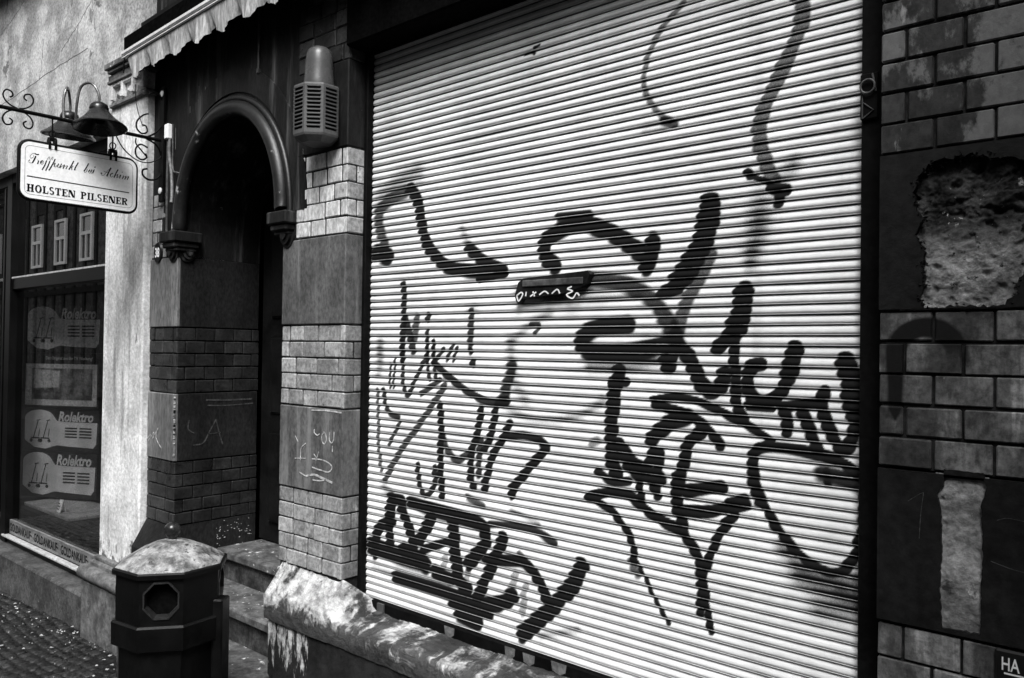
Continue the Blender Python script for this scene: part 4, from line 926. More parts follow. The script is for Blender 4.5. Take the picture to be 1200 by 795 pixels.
    obj('scribble',b,MT['letter_white'],hp)
    # lock lug and ring on the right guide
    b=MB();b.box(-.606,-.565,1.952,1.9615,.552,.662,.003);lt=obj('lock_bracket',b,MT['iron'],root)
    b=MB();b.tube([(-.5865+.016*math.cos(2*math.pi*k/20),1.944,.628+.016*math.sin(2*math.pi*k/20)) for k in range(20)],.0028,8,closed=True);obj('ring',b,MT['siren_dark'],lt,sm=60)
    b=MB();b.tube([(-.578,1.95,.658),(-.570,1.95,.615)],.0028,6);b.tube([(-.600,1.95,.61),(-.600,1.95,.555)],.002,6);b.tube([(-.598,1.95,.592),(-.575,1.95,.572),(-.598,1.95,.556)],.0018,6);obj('lock_pin',b,MT['siren'],lt,sm=60)
    # small angle lug at the foot of the left guide
    b=MB();b.box(-2.36,-2.325,1.95,1.983,-1.004,-.998);b.box(-2.36,-2.325,1.974,1.982,-1.0,-.968);obj('floor_lug',b,MT['siren'],root)
MT['plaster_lift']=grey('plaster_lift',0.06,0.13,20,.7,.2)
MT['siren_dark']=grey('siren_dark',0.03,0.09,12,.45,.2,60)
shutter()

# ================================================================== pale shop house on the left
SH=thing('shop_house','pale cracked stucco shop front with a dark display window','house',(-6.0,1.9,-1.6))
YW=1.868;PX0=-4.56;PX1=-4.09;PY=1.849
b=MB();b.box(-14,PX0+.02,YW,2.3,1.19,2.42);b.box(-14,PX1,YW-.002+.01,2.3,2.42,7.5)
b.box(PX0+.02,PX1,YW+.004,2.3,1.5,2.42)
obj('stucco_wall',b,MT['stucco'],SH)
b=MB();b.box(-14,-5.5,1.72,1.866,2.44,2.60,.01);obj('string_course',b,MT['stucco_shaded'],SH)  # near-black colour stands for the shadow under the course
# flaked holes and cracks in the stucco
b=MB();rr=random.Random(31)
def flake(cx,cz,w,h,n=12):
    poly=[(cx+w*math.cos(2*math.pi*k/n)*rr.uniform(.45,1.1),cz+h*math.sin(2*math.pi*k/n)*rr.uniform(.45,1.1)) for k in range(n)]
    b=MB();b.prism(poly,lambda p:(p[0],YW-.0012,p[1]),lambda p:(p[0],YW+.002,p[1]));obj('flaked_patch',b,MT['stucco_shaded2'],SH)
for a in((-5.72,2.34,.07,.05),(-5.58,2.37,.06,.03),(-6.40,2.20,.05,.035),(-6.30,2.21,.025,.02),(-4.80,2.0,.05,.035),(-4.86,1.90,.035,.05),(-5.15,2.06,.02,.03),(-5.35,1.83,.008,.014),(-6.1,1.78,.01,.014),(-5.05,2.2,.02,.02)): flake(*a)
for pts in([(-6.55,2.15),(-6.1,2.25),(-5.9,2.33),(-5.7,2.36)],[(-4.80,2.02),(-4.98,1.93),(-5.15,1.86),(-5.3,1.80)],[(-5.05,1.90),(-5.07,1.80)],[(-4.85,2.0),(-4.82,1.88),(-4.80,1.80)],[(-5.6,1.95),(-5.62,1.80),(-5.66,1.70)],[(-6.6,1.66),(-5.9,1.69),(-5.4,1.71),(-4.9,1.72)]):
    q=[(x+rr.uniform(-.006,.006),z+rr.uniform(-.006,.006)) for x,z in smooth(pts,6)]
    b=MB();b.ribbon(q,.004,lambda u,v,d:(u,YW-d,v),.0008);obj('crack',b,MT['infill'],SH)
# pilaster with capital, frieze and moulded base
b=MB();b.box(PX0,PX1,PY,2.3,-1.20,1.41,.008);pil=obj('pilaster',b,MT['pilaster'],SH)
pil['label']='pale streaked pilaster between shop window and doorway'
b=MB()
for x0,x1,y0,z0,z1 in((-4.50,-4.05,1.800,1.482,1.515),(-4.485,-4.058,1.812,1.462,1.482),(-4.505,-4.07,1.826,1.428,1.46),(-4.50,-4.06,1.818,1.408,1.427)):
    b.box(x0,x1,y0,2.2,z0,z1,.004)
obj('cornice',b,MT['pil_dark'],pil)
b=MB();b.box(-4.50,-4.06,1.830,2.2,1.284,1.304,.004);b.box(-4.49,-4.075,1.838,2.2,1.304,1.318,.003)
obj('ledge',b,MT['pil_dark'],pil)
b=MB()
for i in range(4):
    x=-4.475+i*.125;b.box(x,x+.022,1.826,1.8485,1.319,1.407,.003)
b.box(-4.485,-4.075,1.828,1.848,1.392,1.4075,.002)
for i in range(3):
    x=-4.453+i*.125;b.add([(x,1.8475,1.319),(x+.103,1.8475,1.319),(x+.103,1.8475,1.392),(x+.05,1.832,1.345)],[(0,1,3),(1,2,3),(0,3,2)])
obj('frieze',b,MT['pilaster'],pil)
b=MB()     # moulded base: roll over a plain block
b.box(-4.60,-4.06,1.775,2.25,-1.75,-1.275,.008);
b.tube([(-4.60,1.79,-1.235),(-4.06,1.79,-1.235)],.040,16)
b.box(-4.585,-4.07,1.812,2.2,-1.275,-1.175,.01);b.box(-4.575,-4.08,1.828,2.2,-1.176,-1.15,.006)
obj('base',b,MT['base_stone'],pil,sm=35)
# kerb stone under the window
b=MB();b.box(-14,-4.585,1.822,2.02,-1.9,-1.40,.014);obj('plinth_stone',b,MT['kerb'],SH,sm=40)
# window: frame, transom, panes, sill strip with lettering
WL=-6.37
def frame():
    b=MB()
    b.box(-6.42,WL+.05,1.93,2.02,-1.39,1.19,.004);b.box(WL+.05,PX0+.01,1.93,2.02,1.12,1.19,.004)
    b.box(PX0-.06,PX0+.012,1.935,2.02,-1.39,1.12,.004)
    b.box(WL+.05,PX0-.06,1.94,2.02,.372,.465,.006);b.box(WL+.05,PX0-.06,1.945,2.02,-1.395,-1.345)
    fr=obj('window_frame',b,MT['wood_frame'],SH)
    b=MB();b.box(WL+.05,PX0-.06,1.938,1.941,.4525,.463);obj('transom_edge',b,MT['ledge'],fr)
    b=MB();b.box(WL+.05,PX0-.06,1.975,1.981,-1.24,.372);obj('pane',b,MT['pane'],fr)
    b=MB();b.box(WL+.05,PX0-.06,1.975,1.981,.465,1.12);obj('pane',b,MT['pane_upper'],fr)
    b=MB();b.box(WL+.05,PX0-.06,1.958,1.974,-1.336,-1.238,.002);st=obj('sill_strip',b,MT['metal_strip'],fr)
    b=MB();x=WL+.06
    while x<PX0-.35:
        put_text(b,'GOLDANKAUF',.40,.058,lambda u,v:(x+u,1.9572,-1.316+v),.02);x+=.43
        b.add([(x-.018+.009*math.cos(k),1.9572,-1.288+.009*math.sin(k)) for k in(0,1.57,3.14,4.71)],[(0,1,2,3)]);x+=.03
    put_text(b,'GOLD',.16,.058,lambda u,v:(x+u,1.9572,-1.316+v),.02)
    obj('lettering',b,MT['ink'],st)
    b=MB();b.box(WL+.02,PX0-.06,1.915,1.957,-1.352,-1.338,.003);obj('drip_ledge',b,MT['ledge'],fr)
    # the neighbouring pane beyond the mullion
    b=MB();b.box(-9.0,-6.46,1.975,1.981,-1.24,1.12);obj('pane',b,MT['pane'],fr)
    b=MB();b.box(-9.0,-6.42,1.94,2.02,1.12,1.19);b.box(-9.0,-6.42,1.94,2.02,-1.395,-1.24);b.box(-6.475,-6.45,1.93,1.97,-1.2,1.1);obj('window_frame',b,MT['wood_frame'],SH)
    b=MB();b.box(-14,-9.0,1.87,2.3,-1.7,1.19);obj('stucco_wall',b,MT['stucco'],SH)
frame()
b=MB();b.box(-9.2,PX0+.1,2.02,3.6,-1.20,-1.16);obj('display_floor',b,MT['room'],SH)
b=MB();b.box(-9.2,PX0+.1,3.6,3.65,-1.2,1.5);b.box(-9.25,-9.2,2.02,3.6,-1.2,1.5);b.box(PX0+.1,PX0+.15,2.3,3.6,-1.2,1.5);b.box(-9.2,PX0+.1,2.3,3.6,1.3,1.35);obj('inner_wall',b,MT['room'],SH)

# ------------------------------------------------------------------ cartons in the display window
A0=Vector((-6.55,2.10));A1=Vector((-5.98,2.40));AU=(A1-A0).normalized();AN=Vector((AU.y,-AU.x));AL=(A1-A0).length
def carton(label,z0,z1,shift,du,kind,dpt):
    o0=A0+AU*du
    root=thing('product_carton',label,'carton',(o0.x,o0.y,z0),'cartons stacked in the shop window')
    def at(u,v,d): p=o0+AU*u+AN*d;return (p.x,p.y,z0+v)
    h=z1-z0-.003;L=AL
    b=MB();poly=[(0,0),(L,0),(L,h),(0,h)];b.prism(poly,lambda p:at(p[0],p[1],0),lambda p:at(p[0],p[1],-.14));obj('box',b,MT['box_dark'],root)
    def panel(name,poly,mat,d=.002,par=root):
        bb=MB();bb.prism([(p[0]*L,p[1]*h) for p in poly],lambda p:at(p[0],p[1],d),lambda p:at(p[0],p[1],.0004));return obj(name,bb,mat,par)
    if kind!='picture':
        pm=MT['box_print'] if kind=='scooter' else MT['box_mid']
        n=10;pl=[(.02,.25)]+[(.02+.26*(1-math.cos(math.pi*k/n))/2*1.5,.78+.2*math.sin(math.pi*k/n)) for k in range(n)]+[(.45,.72),(.55,.70),(.98,.70),(.97,.20),(.93,.10),(.62,.12),(.45,.14),(.30,.05),(.15,.08)]
        pn=panel('printed_panel',pl,pm)
        bb=MB();put_text(bb,'Rolektro',L*.46,h*.24,lambda u,v:at(L*.47+u,h*.71+v,.003),.03,.25);obj('brand_lettering',bb,pm,pn)
        bb=MB()
        for q in range(4):
            for s in range(2): 
                u0=L*(.56+s*.19);v=h*(.54-q*.07);bb.add([at(u0,v,.003),at(u0+L*.16,v,.003),at(u0+L*.16,v+h*.035,.003),at(u0,v+h*.035,.003)],[(0,1,2,3)])
        def line(a,c,w): bb.ribbon([a,c],w,lambda u,v,d:at(u,v,.0022+d),.001)
        for ox in(.14,.27):
            line((L*ox,h*.30),(L*(ox+.06),h*.72),.008);line((L*(ox-.03),h*.30),(L*(ox+.08),h*.30),.010);line((L*(ox+.04),h*.72),(L*(ox+.09),h*.74),.007);line((L*(ox+.07),h*.34),(L*(ox+.08),h*.52),.006)
            for wx in(-.03,.08):
                bb.add([at(L*(ox+wx)+.014*math.cos(k*.785),h*.24+.014*math.sin(k*.785),.003) for k in range(8)],[tuple(range(8))])
        obj('print',bb,MT['box_dark'],pn)
    else:
        pn=panel('printed_panel',[(.03,.05),(.98,.05),(.98,.80),(.03,.80)],MT['box_mid'])
        panel('picture',[(.12,.16),(.92,.16),(.92,.72),(.12,.72)],MT['box_screen'],.0035,pn)
        panel('price_sheet',[(.15,.36),(.48,.38),(.49,.68),(.15,.70)],MT['box_mid'],.005,pn)
        bb=MB();put_text(bb,'Das Original aus der TV Werbung!',L*.62,h*.075,lambda u,v:at(L*.30+u,h*.86+v,.003));obj('slogan_lettering',bb,MT['box_print'],root)
MT['box_mid']=grey('box_mid',.34,.5,6,.5,.05)
carton('printed carton lying lowest in the window stack, just above the display board',-1.12,-.785,0,.0,'scooter',1)
carton('printed carton second from the bottom of the window stack',-.782,-.475,0,.01,'scooter',1)
carton('carton with a framed dark picture and slogan strip in the window stack',-.472,-.065,0,0,'picture',1)
carton('topmost printed carton of the window stack, half lost in reflections',-.062,.28,0,.015,'dim',1)
b=MB();o0=Vector((-6.35,2.02));
b.box(-6.36,-5.55,2.06,2.40,-1.158,-1.135,.003);tag(obj('display_board',b,MT['board'],None),'low pale board lying on the shop window floor','board')
t=thing('price_card','small white price card standing on the display board','card',(-5.80,2.09,-1.134))
b=MB();b.add([(-5.83,2.085,-1.134),(-5.77,2.085,-1.134),(-5.765,2.105,-1.05),(-5.825,2.105,-1.05),(-5.83,2.125,-1.134),(-5.77,2.125,-1.134)],[(0,1,2,3),(3,2,5,4)]);obj('card',b,MT['enamel'],t)
b=MB()
for i,w in enumerate((.03,.04,.025)): b.box(-5.82,-5.82+w,2.083+.0045*i+.0005,2.0855+.0045*i,-1.115+i*.018,-1.109+i*.018)
obj('lettering',b,MT['ink'],t)
t=thing('tin_stack','dark stacked tins with pale labels beside the window pilaster','tins',(-5.02,2.18,-1.158))
for i in range(2):
    b=MB();b.lathe([(.058,-1.157+i*.19),(.062,-1.153+i*.19),(.062,-.975+i*.19),(.058,-.970+i*.19)],20,Matrix.Translation((-5.02,2.18,0)));c=obj('tin',b,MT['box_dark'],t,sm=40)
    b=MB();b.lathe([(.0628,-1.12+i*.19),(.0628,-1.03+i*.19)],20,Matrix.Translation((-5.02,2.18,0)),cap=False);obj('paper_label',b,MT['box_mid'],c,sm=40)

# ================================================================== awning over the door and shutter
AW=thing('awning','folded striped fabric awning in a dark case, its scalloped edge hanging over the doorway','awning',(-2.0,1.8,1.4))
b=MB();b.box(-4.15,.75,1.755,1.885,1.515,1.60,.006);b.box(-4.15,.75,1.79,1.888,1.46,1.5145);obj('case',b,MT['void'],AW)
b=MB();b.box(-4.145,.745,1.738,1.753,1.497,1.517,.004);b.box(-4.145,.745,1.742,1.753,1.480,1.490,.003);obj('front_rail',b,MT['white_rail'],AW)
b=MB();vs=[];fs=[];nx=980;nz=9
for i in range(nx+1):
    x=-4.10+i*(4.8/nx);ph=((x+4.1)/.205)%1.0;sc=abs(math.sin(math.pi*ph))**.62
    drop=.062+.070*sc+.010*math.sin(x*2.3+1)
    for k in range(nz+1):
        t=k/nz;rip=.004*math.sin(x*85+2*math.sin(x*17))*t+.007*math.sin(x*30.6+.7)*t+.004*math.sin(x*47)*t+.0025*math.sin(x*210)*t
        vs.append((x,1.752+rip+.03*t*t*(1-sc),1.480-drop*t-.006*math.sin(x*61)*t))
for i in range(nx):
    for k in range(nz): a=i*(nz+1)+k;fs.append((a,a+1,a+nz+2,a+nz+1))
b.add(vs,fs);obj('valance',b,MT['fabric'],AW,sm=180)
b=MB();b.tube([(-4.12,1.75,1.50),(-4.135,1.75,1.44),(-4.14,1.752,1.41)],.004,6);b.tube([(-4.10,1.78,1.50),(.70,1.78,1.50)],.022,10);obj('roller',b,MT['iron'],AW,sm=40)
AW.rotation_euler=(0,-math.radians(2.1),0);AW.location.z+=.047
# dark timber board behind the awning, the wall colour below carries its shade too
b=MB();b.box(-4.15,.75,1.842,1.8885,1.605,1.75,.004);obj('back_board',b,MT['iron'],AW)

# ================================================================== pub sign on its wrought iron bracket
SX=-3.96
SB=thing('sign_bracket','black wrought iron scroll bracket on the wall beside the arch','bracket',(SX,P,1.03))
b=MB();b.box(SX-.020,SX+.020,P-.026,P-.0085,.72,1.30,.003);wp=obj('wall_plate',b,MT['iron'],SB)
for z in(1.265,.775):
    b=MB();b.lathe([(.016,0),(.016,.004),(.006,.007)],14,Matrix.Translation((SX+.004,P-.026,z))@Matrix.Rotation(math.radians(90),4,'X'));obj('screw',b,MT['letter_white'],wp,sm=30)
b=MB();ys=[P-.03,1.75,1.55,1.35,1.15,1.02];zs=[1.030,1.030,1.030,1.031,1.031,1.030]
b.tube([(SX,y,z) for y,z in zip(ys,zs)],[.009]*5+[.003],8);obj('bar',b,MT['iron'],SB,sm=40)
def spiral(cy,cz,r0,r1,a0,turns,n=26): return [(SX,cy+(r0+(r1-r0)*k/n)*math.cos(a0+turns*2*math.pi*k/n),cz+(r0+(r1-r0)*k/n)*math.sin(a0+turns*2*math.pi*k/n)) for k in range(n+1)]
def scroll(pts,r=.004):
    b=MB();b.tube([(SX,y,z) for _,y,z in pts],r,6);obj('scroll',b,MT['iron'],SB,sm=60)
cy,cz=1.225,1.035
for sy in(-1,1):
    for sz in(-1,1):
        q=[(SX,cy+sy*.004,cz+sz*.004),(SX,cy+sy*.030,cz+sz*.012),(SX,cy+sy*.052,cz+sz*.030),(SX,cy+sy*.060,cz+sz*.055),(SX,cy+sy*.048,cz+sz*.076),(SX,cy+sy*.028,cz+sz*.072),(SX,cy+sy*.022,cz+sz*.056),(SX,cy+sy*.034,cz+sz*.046)]
        scroll(smooth([p for p in q],5),.0036)
# big C scrolls between bar and wall
def sc(pts,r=.0042): scroll([(SX,y,z) for y,z in smooth(pts,6)],r)
sc([(1.800,1.150),(1.772,1.135),(1.745,1.10),(1.745,1.065),(1.77,1.045),(1.795,1.058),(1.790,1.085),(1.772,1.088)])
sc([(1.800,.930),(1.765,.965),(1.742,.990),(1.742,1.015)],.0035)
sc([(1.862,1.255),(1.820,1.262),(1.80,1.245)],.004)
sc([(1.820,1.262),(1.862,1.245),(1.882,1.19),(1.875,1.12),(1.84,1.065),(1.80,1.035)],.0048)
sc([(1.79,1.025),(1.845,1.0),(1.872,.94),(1.872,.88),(1.85,.835),(1.81,.822),(1.780,.838),(1.778,.865),(1.800,.875)],.0048)
sc([(1.800,.98),(1.765,.99),(1.742,.965),(1.745,.93),(1.772,.915),(1.795,.93),(1.79,.95)],.0042)
sc([(1.640,1.020),(1.68,.955),(1.74,.912),(1.80,.905),(1.85,.93),(1.873,.96)],.003)
sc([(1.735,1.28),(1.738,1.20),(1.755,1.13),(1.775,1.08)],.002)

HS=thing('hanging_sign','white enamel pub sign with cursive and bold lettering hung from the scroll bracket','sign',(SX,1.49,.64))
y0,y1,z0,z1=1.230,1.748,.642,.906;rad=.045
def rrect(e):
    pts=[];r=rad-e
    for (cy,cz,a) in((y1-rad,z1-rad,0),(y0+rad,z1-rad,90),(y0+rad,z0+rad,180),(y1-rad,z0+rad,270)):
        for k in range(7): q=math.radians(a+15*k);pts.append((cy+r*math.cos(q),cz+r*math.sin(q)))
    return pts
b=MB();b.prism(rrect(.006),lambda p:(SX+.010,p[0],p[1]),lambda p:(SX-.010,p[0],p[1]));bd=obj('board',b,MT['enamel'],HS)
b=MB();b.tube([(SX,p[0],p[1]) for p in rrect(.004)],.0105,8,closed=True);obj('rim',b,MT['iron'],HS,sm=60)
b=MB();ip=rrect(.024);op=rrect(.0225);n=len(ip)
b.add([(SX+.0106,p[0],p[1]) for p in ip]+[(SX+.0106,p[0],p[1]) for p in op],[(i,(i+1)%n,n+(i+1)%n,n+i) for i in range(n)]);obj('fine_border',b,MT['cable'],bd)
b=MB();fx=lambda u,v,d:(SX+.0101+d,u,v)
for w,pts in SCRIPT: b.ribbon(pts,w*1.25,fx,.0006)
obj('script_lettering',b,MT['ink'],bd)
# bold slab letters
def slab(mb,ch,x,w,h,zb):
    T=.34*w if ch!='I' else .0; hs=.12*h
    def r(a,c,e,f): mb.add([fx(x+a,zb+e,.0008),fx(x+c,zb+e,.0008),fx(x+c,zb+f,.0008),fx(x+a,zb+f,.0008)],[(0,1,2,3)])
    def poly(pp): mb.add([fx(x+a*w,zb+c*h,.0007) for a,c in pp],[tuple(range(len(pp)))])
    V=.0078
    def stem(c): r(c-V/2,c+V/2,0,h);r(c-V*.85,c+V*.85,0,hs);r(c-V*.85,c+V*.85,h-hs,h)
    def arcstroke(cx,cz,rx,rz,a0,a1,tw,th):
        n=14;vs=[]
        for k in range(n+1):
            a=math.radians(a0+(a1-a0)*k/n);cs,sn=math.cos(a),math.sin(a)
            vs+=[fx(x+cx+rx*cs,zb+cz+rz*sn,.0009),fx(x+cx+(rx-tw)*cs,zb+cz+(rz-th)*sn,.0009)]
        mb.add(vs,[(2*k,2*k+1,2*k+3,2*k+2) for k in range(n)])
    if ch=='H': stem(V*.85);stem(w-V*.85);r(V,w-V,h*.44,h*.56)
    elif ch=='I': stem(w/2)
    elif ch=='L': stem(V*.85);r(V,w,0,hs);r(w-.003,w,0,h*.34)
    elif ch=='T': stem(w/2);r(0,w,h-hs,h);r(0,.003,h*.68,h);r(w-.003,w,h*.68,h)
    elif ch=='E': stem(V*.85);r(V,w,0,hs);r(V,w,h-hs,h);r(V,w*.75,h*.45,h*.56);r(w-.003,w,0,h*.3);r(w-.003,w,h*.7,h);r(w*.68,w*.75,h*.36,h*.66)
    elif ch=='N':
        r(.0015,.0055,0,h);r(0,.009,0,hs);r(w-.0055,w-.0015,0,h);r(w-.009,w,h-hs,h);poly([(.02,1),(.42,1),(.95,0),(.62,0)])
    elif ch=='O': arcstroke(w/2,h/2,w/2,h*.53,0,360,V,.0045)
    elif ch in'PR':
        stem(V*.85);arcstroke(w*.45,h*.74,w*.52,h*.27,-90,90,V,.004);r(V,w*.47,h-hs,h);r(V,w*.47,h*.47,h*.47+.004)
        if ch=='R': poly([(.40,.5),(.66,.5),(1.05,0),(.68,0)])
    elif ch=='S':
        arcstroke(w*.48,h*.74,w*.45,h*.29,30,270,V*.85,.0045);arcstroke(w*.50,h*.27,w*.48,h*.30,90,-150,V*.85,.0045)
b=MB()
WD={'H':1.05,'O':1.02,'L':.85,'S':.78,'T':.92,'E':.85,'N':1.08,'P':.9,'I':.5,'R':.98}
for word,ya,yb in(('HOLSTEN',1.262,1.464),('PILSENER',1.488,1.702)):
    tot=sum(WD[c] for c in word);gap=.0032;k=(yb-ya-gap*(len(word)-1))/tot;x=ya
    for c in word: slab(b,c,x,WD[c]*k,.0335,.677);x+=WD[c]*k+gap
obj('bold_lettering',b,MT['ink'],bd)
for yy in(1.365,1.632):
    b=MB();b.tube([(SX,yy,1.026),(SX,yy,.935)],.004,6);b.tube([(SX+.006*math.cos(k*.524),yy+.012*math.cos(k*.524),.955+.016*math.sin(k*.524)) for k in range(12)],.003,6,closed=True)
    b.box(SX-.014,SX+.014,yy-.018,yy-.007,.882,.93,.002);b.box(SX-.014,SX+.014,yy+.007,yy+.018,.882,.93,.002);b.box(SX-.008,SX+.008,yy-.018,yy+.018,.922,.938,.002)
    obj('hook',b,MT['iron'],HS,sm=40)
# gooseneck bell lamps either side of the bar
def lamp(label,X,yc,zc,side):
    t=thing('sign_lamp',label,'lamp',(X,yc,zc),'bell lamps over the pub sign')
    M=Matrix.Translation((X,yc,zc))@Matrix.Rotation(math.radians(-7*side),4,'Y')
    b=MB();pr=[(.112,-.004),(.118,.000),(.112,.008),(.092,.022),(.070,.042),(.050,.066),(.041,.080)]
    b.lathe(pr,28,M,cap=False);b.lathe([(.110,-.002),(.089,.019),(.067,.039),(.045,.066)],28,M,cap=False);obj('shade',b,MT['lamp_black'],t,sm=50)
    b=MB();b.lathe([(.041,.078),(.042,.092),(.036,.108),(.022,.118),(.008,.121)],20,M);obj('cap',b,MT['lamp_black'],t,sm=50)
    b=MB();b.lathe([(.010,.075),(.022,.06),(.027,.042),(.020,.025),(.006,.018)],16,M);obj('bulb',b,MT['void'],t,sm=60)
    b=MB();dx=SX-X
    top=M@Vector((0,0,.118))
    pts=[top,top+Vector((0,0,.035)),top+Vector((dx*.15,-.012,.078)),top+Vector((dx*.42,-.030,.096)),top+Vector((dx*.72,-.05,.075)),Vector((SX-dx*.10,yc-.062,1.115)),Vector((SX-dx*.02,yc-.062,1.035))]
    b.tube(smooth([tuple(p) for p in pts],6),.0062,10);obj('gooseneck',b,MT['lamp_pipe'],t,sm=60)
MT['lamp_black']=grey('lamp_black',0.004,0.008,6,.25,.03,rv=.05)
MT['lamp_pipe']=grey('lamp_pipe',0.1,0.2,6,.25,.03,metal=.6)
lamp('black bell lamp on the doorway side of the pub sign',-3.845,1.525,1.000,1)
lamp('black bell lamp on the shop window side of the pub sign, partly hidden',-4.075,1.475,.985,-1)

# ================================================================== alarm siren, number plate, hydrant sign, cables
SR=thing('alarm_siren','grey louvred alarm siren box with a blunt beacon on the right door pier','alarm',(-2.59,1.83,.8))
CX,CY,RR=-2.59,1.832,.092
def oct_ring(r,z,rot=22.5): return [(CX+r*math.cos(math.radians(rot+45*k)),CY+r*math.sin(math.radians(rot+45*k)),z) for k in range(8)]
b=MB()
rings=[oct_ring(RR*.62,.786),oct_ring(RR*.97,.804),oct_ring(RR,.812),oct_ring(RR,.995),oct_ring(RR*.97,1.002)]
vs=[p for r in rings for p in r];fs=[tuple(range(8))[::-1],tuple(range(32,40))]
for i in range(4):
    for k in range(8): fs.append((i*8+k,i*8+(k+1)%8,(i+1)*8+(k+1)%8,(i+1)*8+k))
b.add(vs,fs);hs=obj('housing',b,MT['siren'],SR)
b=MB();bl=MB();ap=RR*math.cos(math.radians(22.5));fw_=2*RR*math.sin(math.radians(22.5))
for k in range(8):
    a=math.radians(45*k)
    if math.sin(a)>.5: continue
    M=Matrix.Translation((CX,CY,0))@Matrix.Rotation(a,4,'Z')
    for r in range(11):
        z=.828+r*.0150
        b.box(ap-.003,ap+.0008,-fw_/2+.011,fw_/2-.011,z,z+.0068,0,M)
        bl.box(ap-.001,ap+.004,-fw_/2+.009,fw_/2-.009,z+.0072,z+.0105,.0008,M)
obj('slots',b,MT['void'],hs);obj('louvres',bl,MT['siren'],hs)
b=MB();b.lathe([(.060,1.0025),(.061,1.012),(.057,1.03),(.053,1.10),(.050,1.128),(.044,1.148),(.030,1.160),(.010,1.1655)],24,Matrix.Translation((CX+.004,CY+.002,0)));obj('beacon',b,MT['strobe'],SR,sm=60)
b=MB();b.box(CX-.06,CX+.06,CY+.05,P-.008,.83,.98);obj('back_plate',b,MT['siren_dark'],SR)

NP=thing('house_number','small dark oval enamel plate with house number 38','plate',(-4.02,P,.47))
b=MB();n=28;poly=[(.043*math.cos(2*math.pi*k/n),.056*math.sin(2*math.pi*k/n)) for k in range(n)]
b.prism(poly,lambda p:(-3.998+p[0]*.9,P-.016,.468+p[1]*.9),lambda p:(-3.998+p[0],P-.006,.468+p[1]));pl=obj('plate',b,MT['plate_black'],NP,sm=30)
b=MB();put_text(b,'38',.046,.05,lambda u,v:(-4.021+u,P-.0165,.443+v),.03);obj('numerals',b,MT['enamel'],pl)

HY=thing('hydrant_sign','small black plate lettered HA in white low on the right pier','sign',(-.24,P,-.66))
b=MB();b.box(-.312,-.17,P-.016,P-.004,-.74,-.592,.004);pl=obj('plate',b,MT['plate_black'],HY)
b=MB();q=lambda x0,z0:(lambda u,v:(x0+u,P-.0166,z0+v))
put_text(b,'HA',.031,.0265,q(-.299,-.6325),.01);put_text(b,'100',.034,.027,q(-.295,-.676),.01)
b.add([(-.295,P-.0166,-.640),(-.185,P-.0166,-.640),(-.185,P-.0166,-.6365),(-.295,P-.0166,-.6365)],[(0,1,2,3)])
obj('lettering',b,MT['letter_white'],pl)

C1=thing('cable_conduit','grey cable run with a white junction box down beside the arch','cable',(-3.86,P,.6))
b=MB();b.box(-3.925,-3.888,P-.028,P-.002,1.03,1.105,.004);obj('junction_box',b,MT['enamel'],C1)
b=MB();b.tube(smooth([(-3.895,P-.012,1.03),(-3.892,P-.014,.95),(-3.87,P-.012,.85),(-3.845,P-.02,.75),(-3.83,P-.03,.70)],5),.0085,8);obj('conduit',b,MT['cable'],C1,sm=60)
b=MB();b.tube(smooth([(-3.915,P-.010,1.03),(-3.918,P-.010,.85),(-3.915,P-.010,.56)],4),.007,8);obj('conduit',b,MT['cable_dark'],C1,sm=60)
b=MB();b.tube(smooth([(-3.87,P-.01,1.10),(-3.862,P-.012,1.0),(-3.86,P-.012,.90),(-3.84,P-.016,.86),(-3.79,P-.02,.845),(-3.77,P+.05,.835),(-3.775,P+.16,.825),(-3.775,P+.3,.82)],6),.0045,8);obj('lead',b,MT['cable_dark'],C1,sm=60)
b=MB();b.tube([(-3.10,P-.008,2.2),(-3.10,P-.008,1.20)],.006,8);b.box(-3.108,-3.092,P-.014,P-.001,1.19,1.21)
tag(obj('wall_cable',b,MT['cable_dark'],None,sm=60),'thin grey cable dropping from the awning beside the arch top','cable')

# ================================================================== litter bin
BC=Vector((-2.677,1.328));RB_=.180;rot=math.radians(-37+22.5)
TB=thing('litter_bin','dark octagonal litter bin with a mottled pale lid and ball knob by the steps','bin',(BC.x,BC.y,gz(BC.x)))
def oct_(r,z): return [(BC.x+r*math.cos(rot+k*math.pi/4),BC.y+r*math.sin(rot+k*math.pi/4),z) for k in range(8)]
def octstack(rz,cap0=True,cap1=True):
    b=MB();vs=[p for r,z in rz for p in oct_(r,z)];fs=[]
    for i in range(len(rz)-1):
        for k in range(8): fs.append((i*8+k,i*8+(k+1)%8,(i+1)*8+(k+1)%8,(i+1)*8+k))
    if cap0:fs.append(tuple(range(8))[::-1])
    if cap1:fs.append(tuple((len(rz)-1)*8+k for k in range(8)))
    b.add(vs,fs);return b
zg=gz(BC.x)
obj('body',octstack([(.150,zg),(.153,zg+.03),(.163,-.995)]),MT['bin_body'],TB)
obj('band',octstack([(.170,-.998),(.185,-.992),(.187,-.918),(.180,-.912),(.160,-.9115)]),MT['bin_body'],TB)
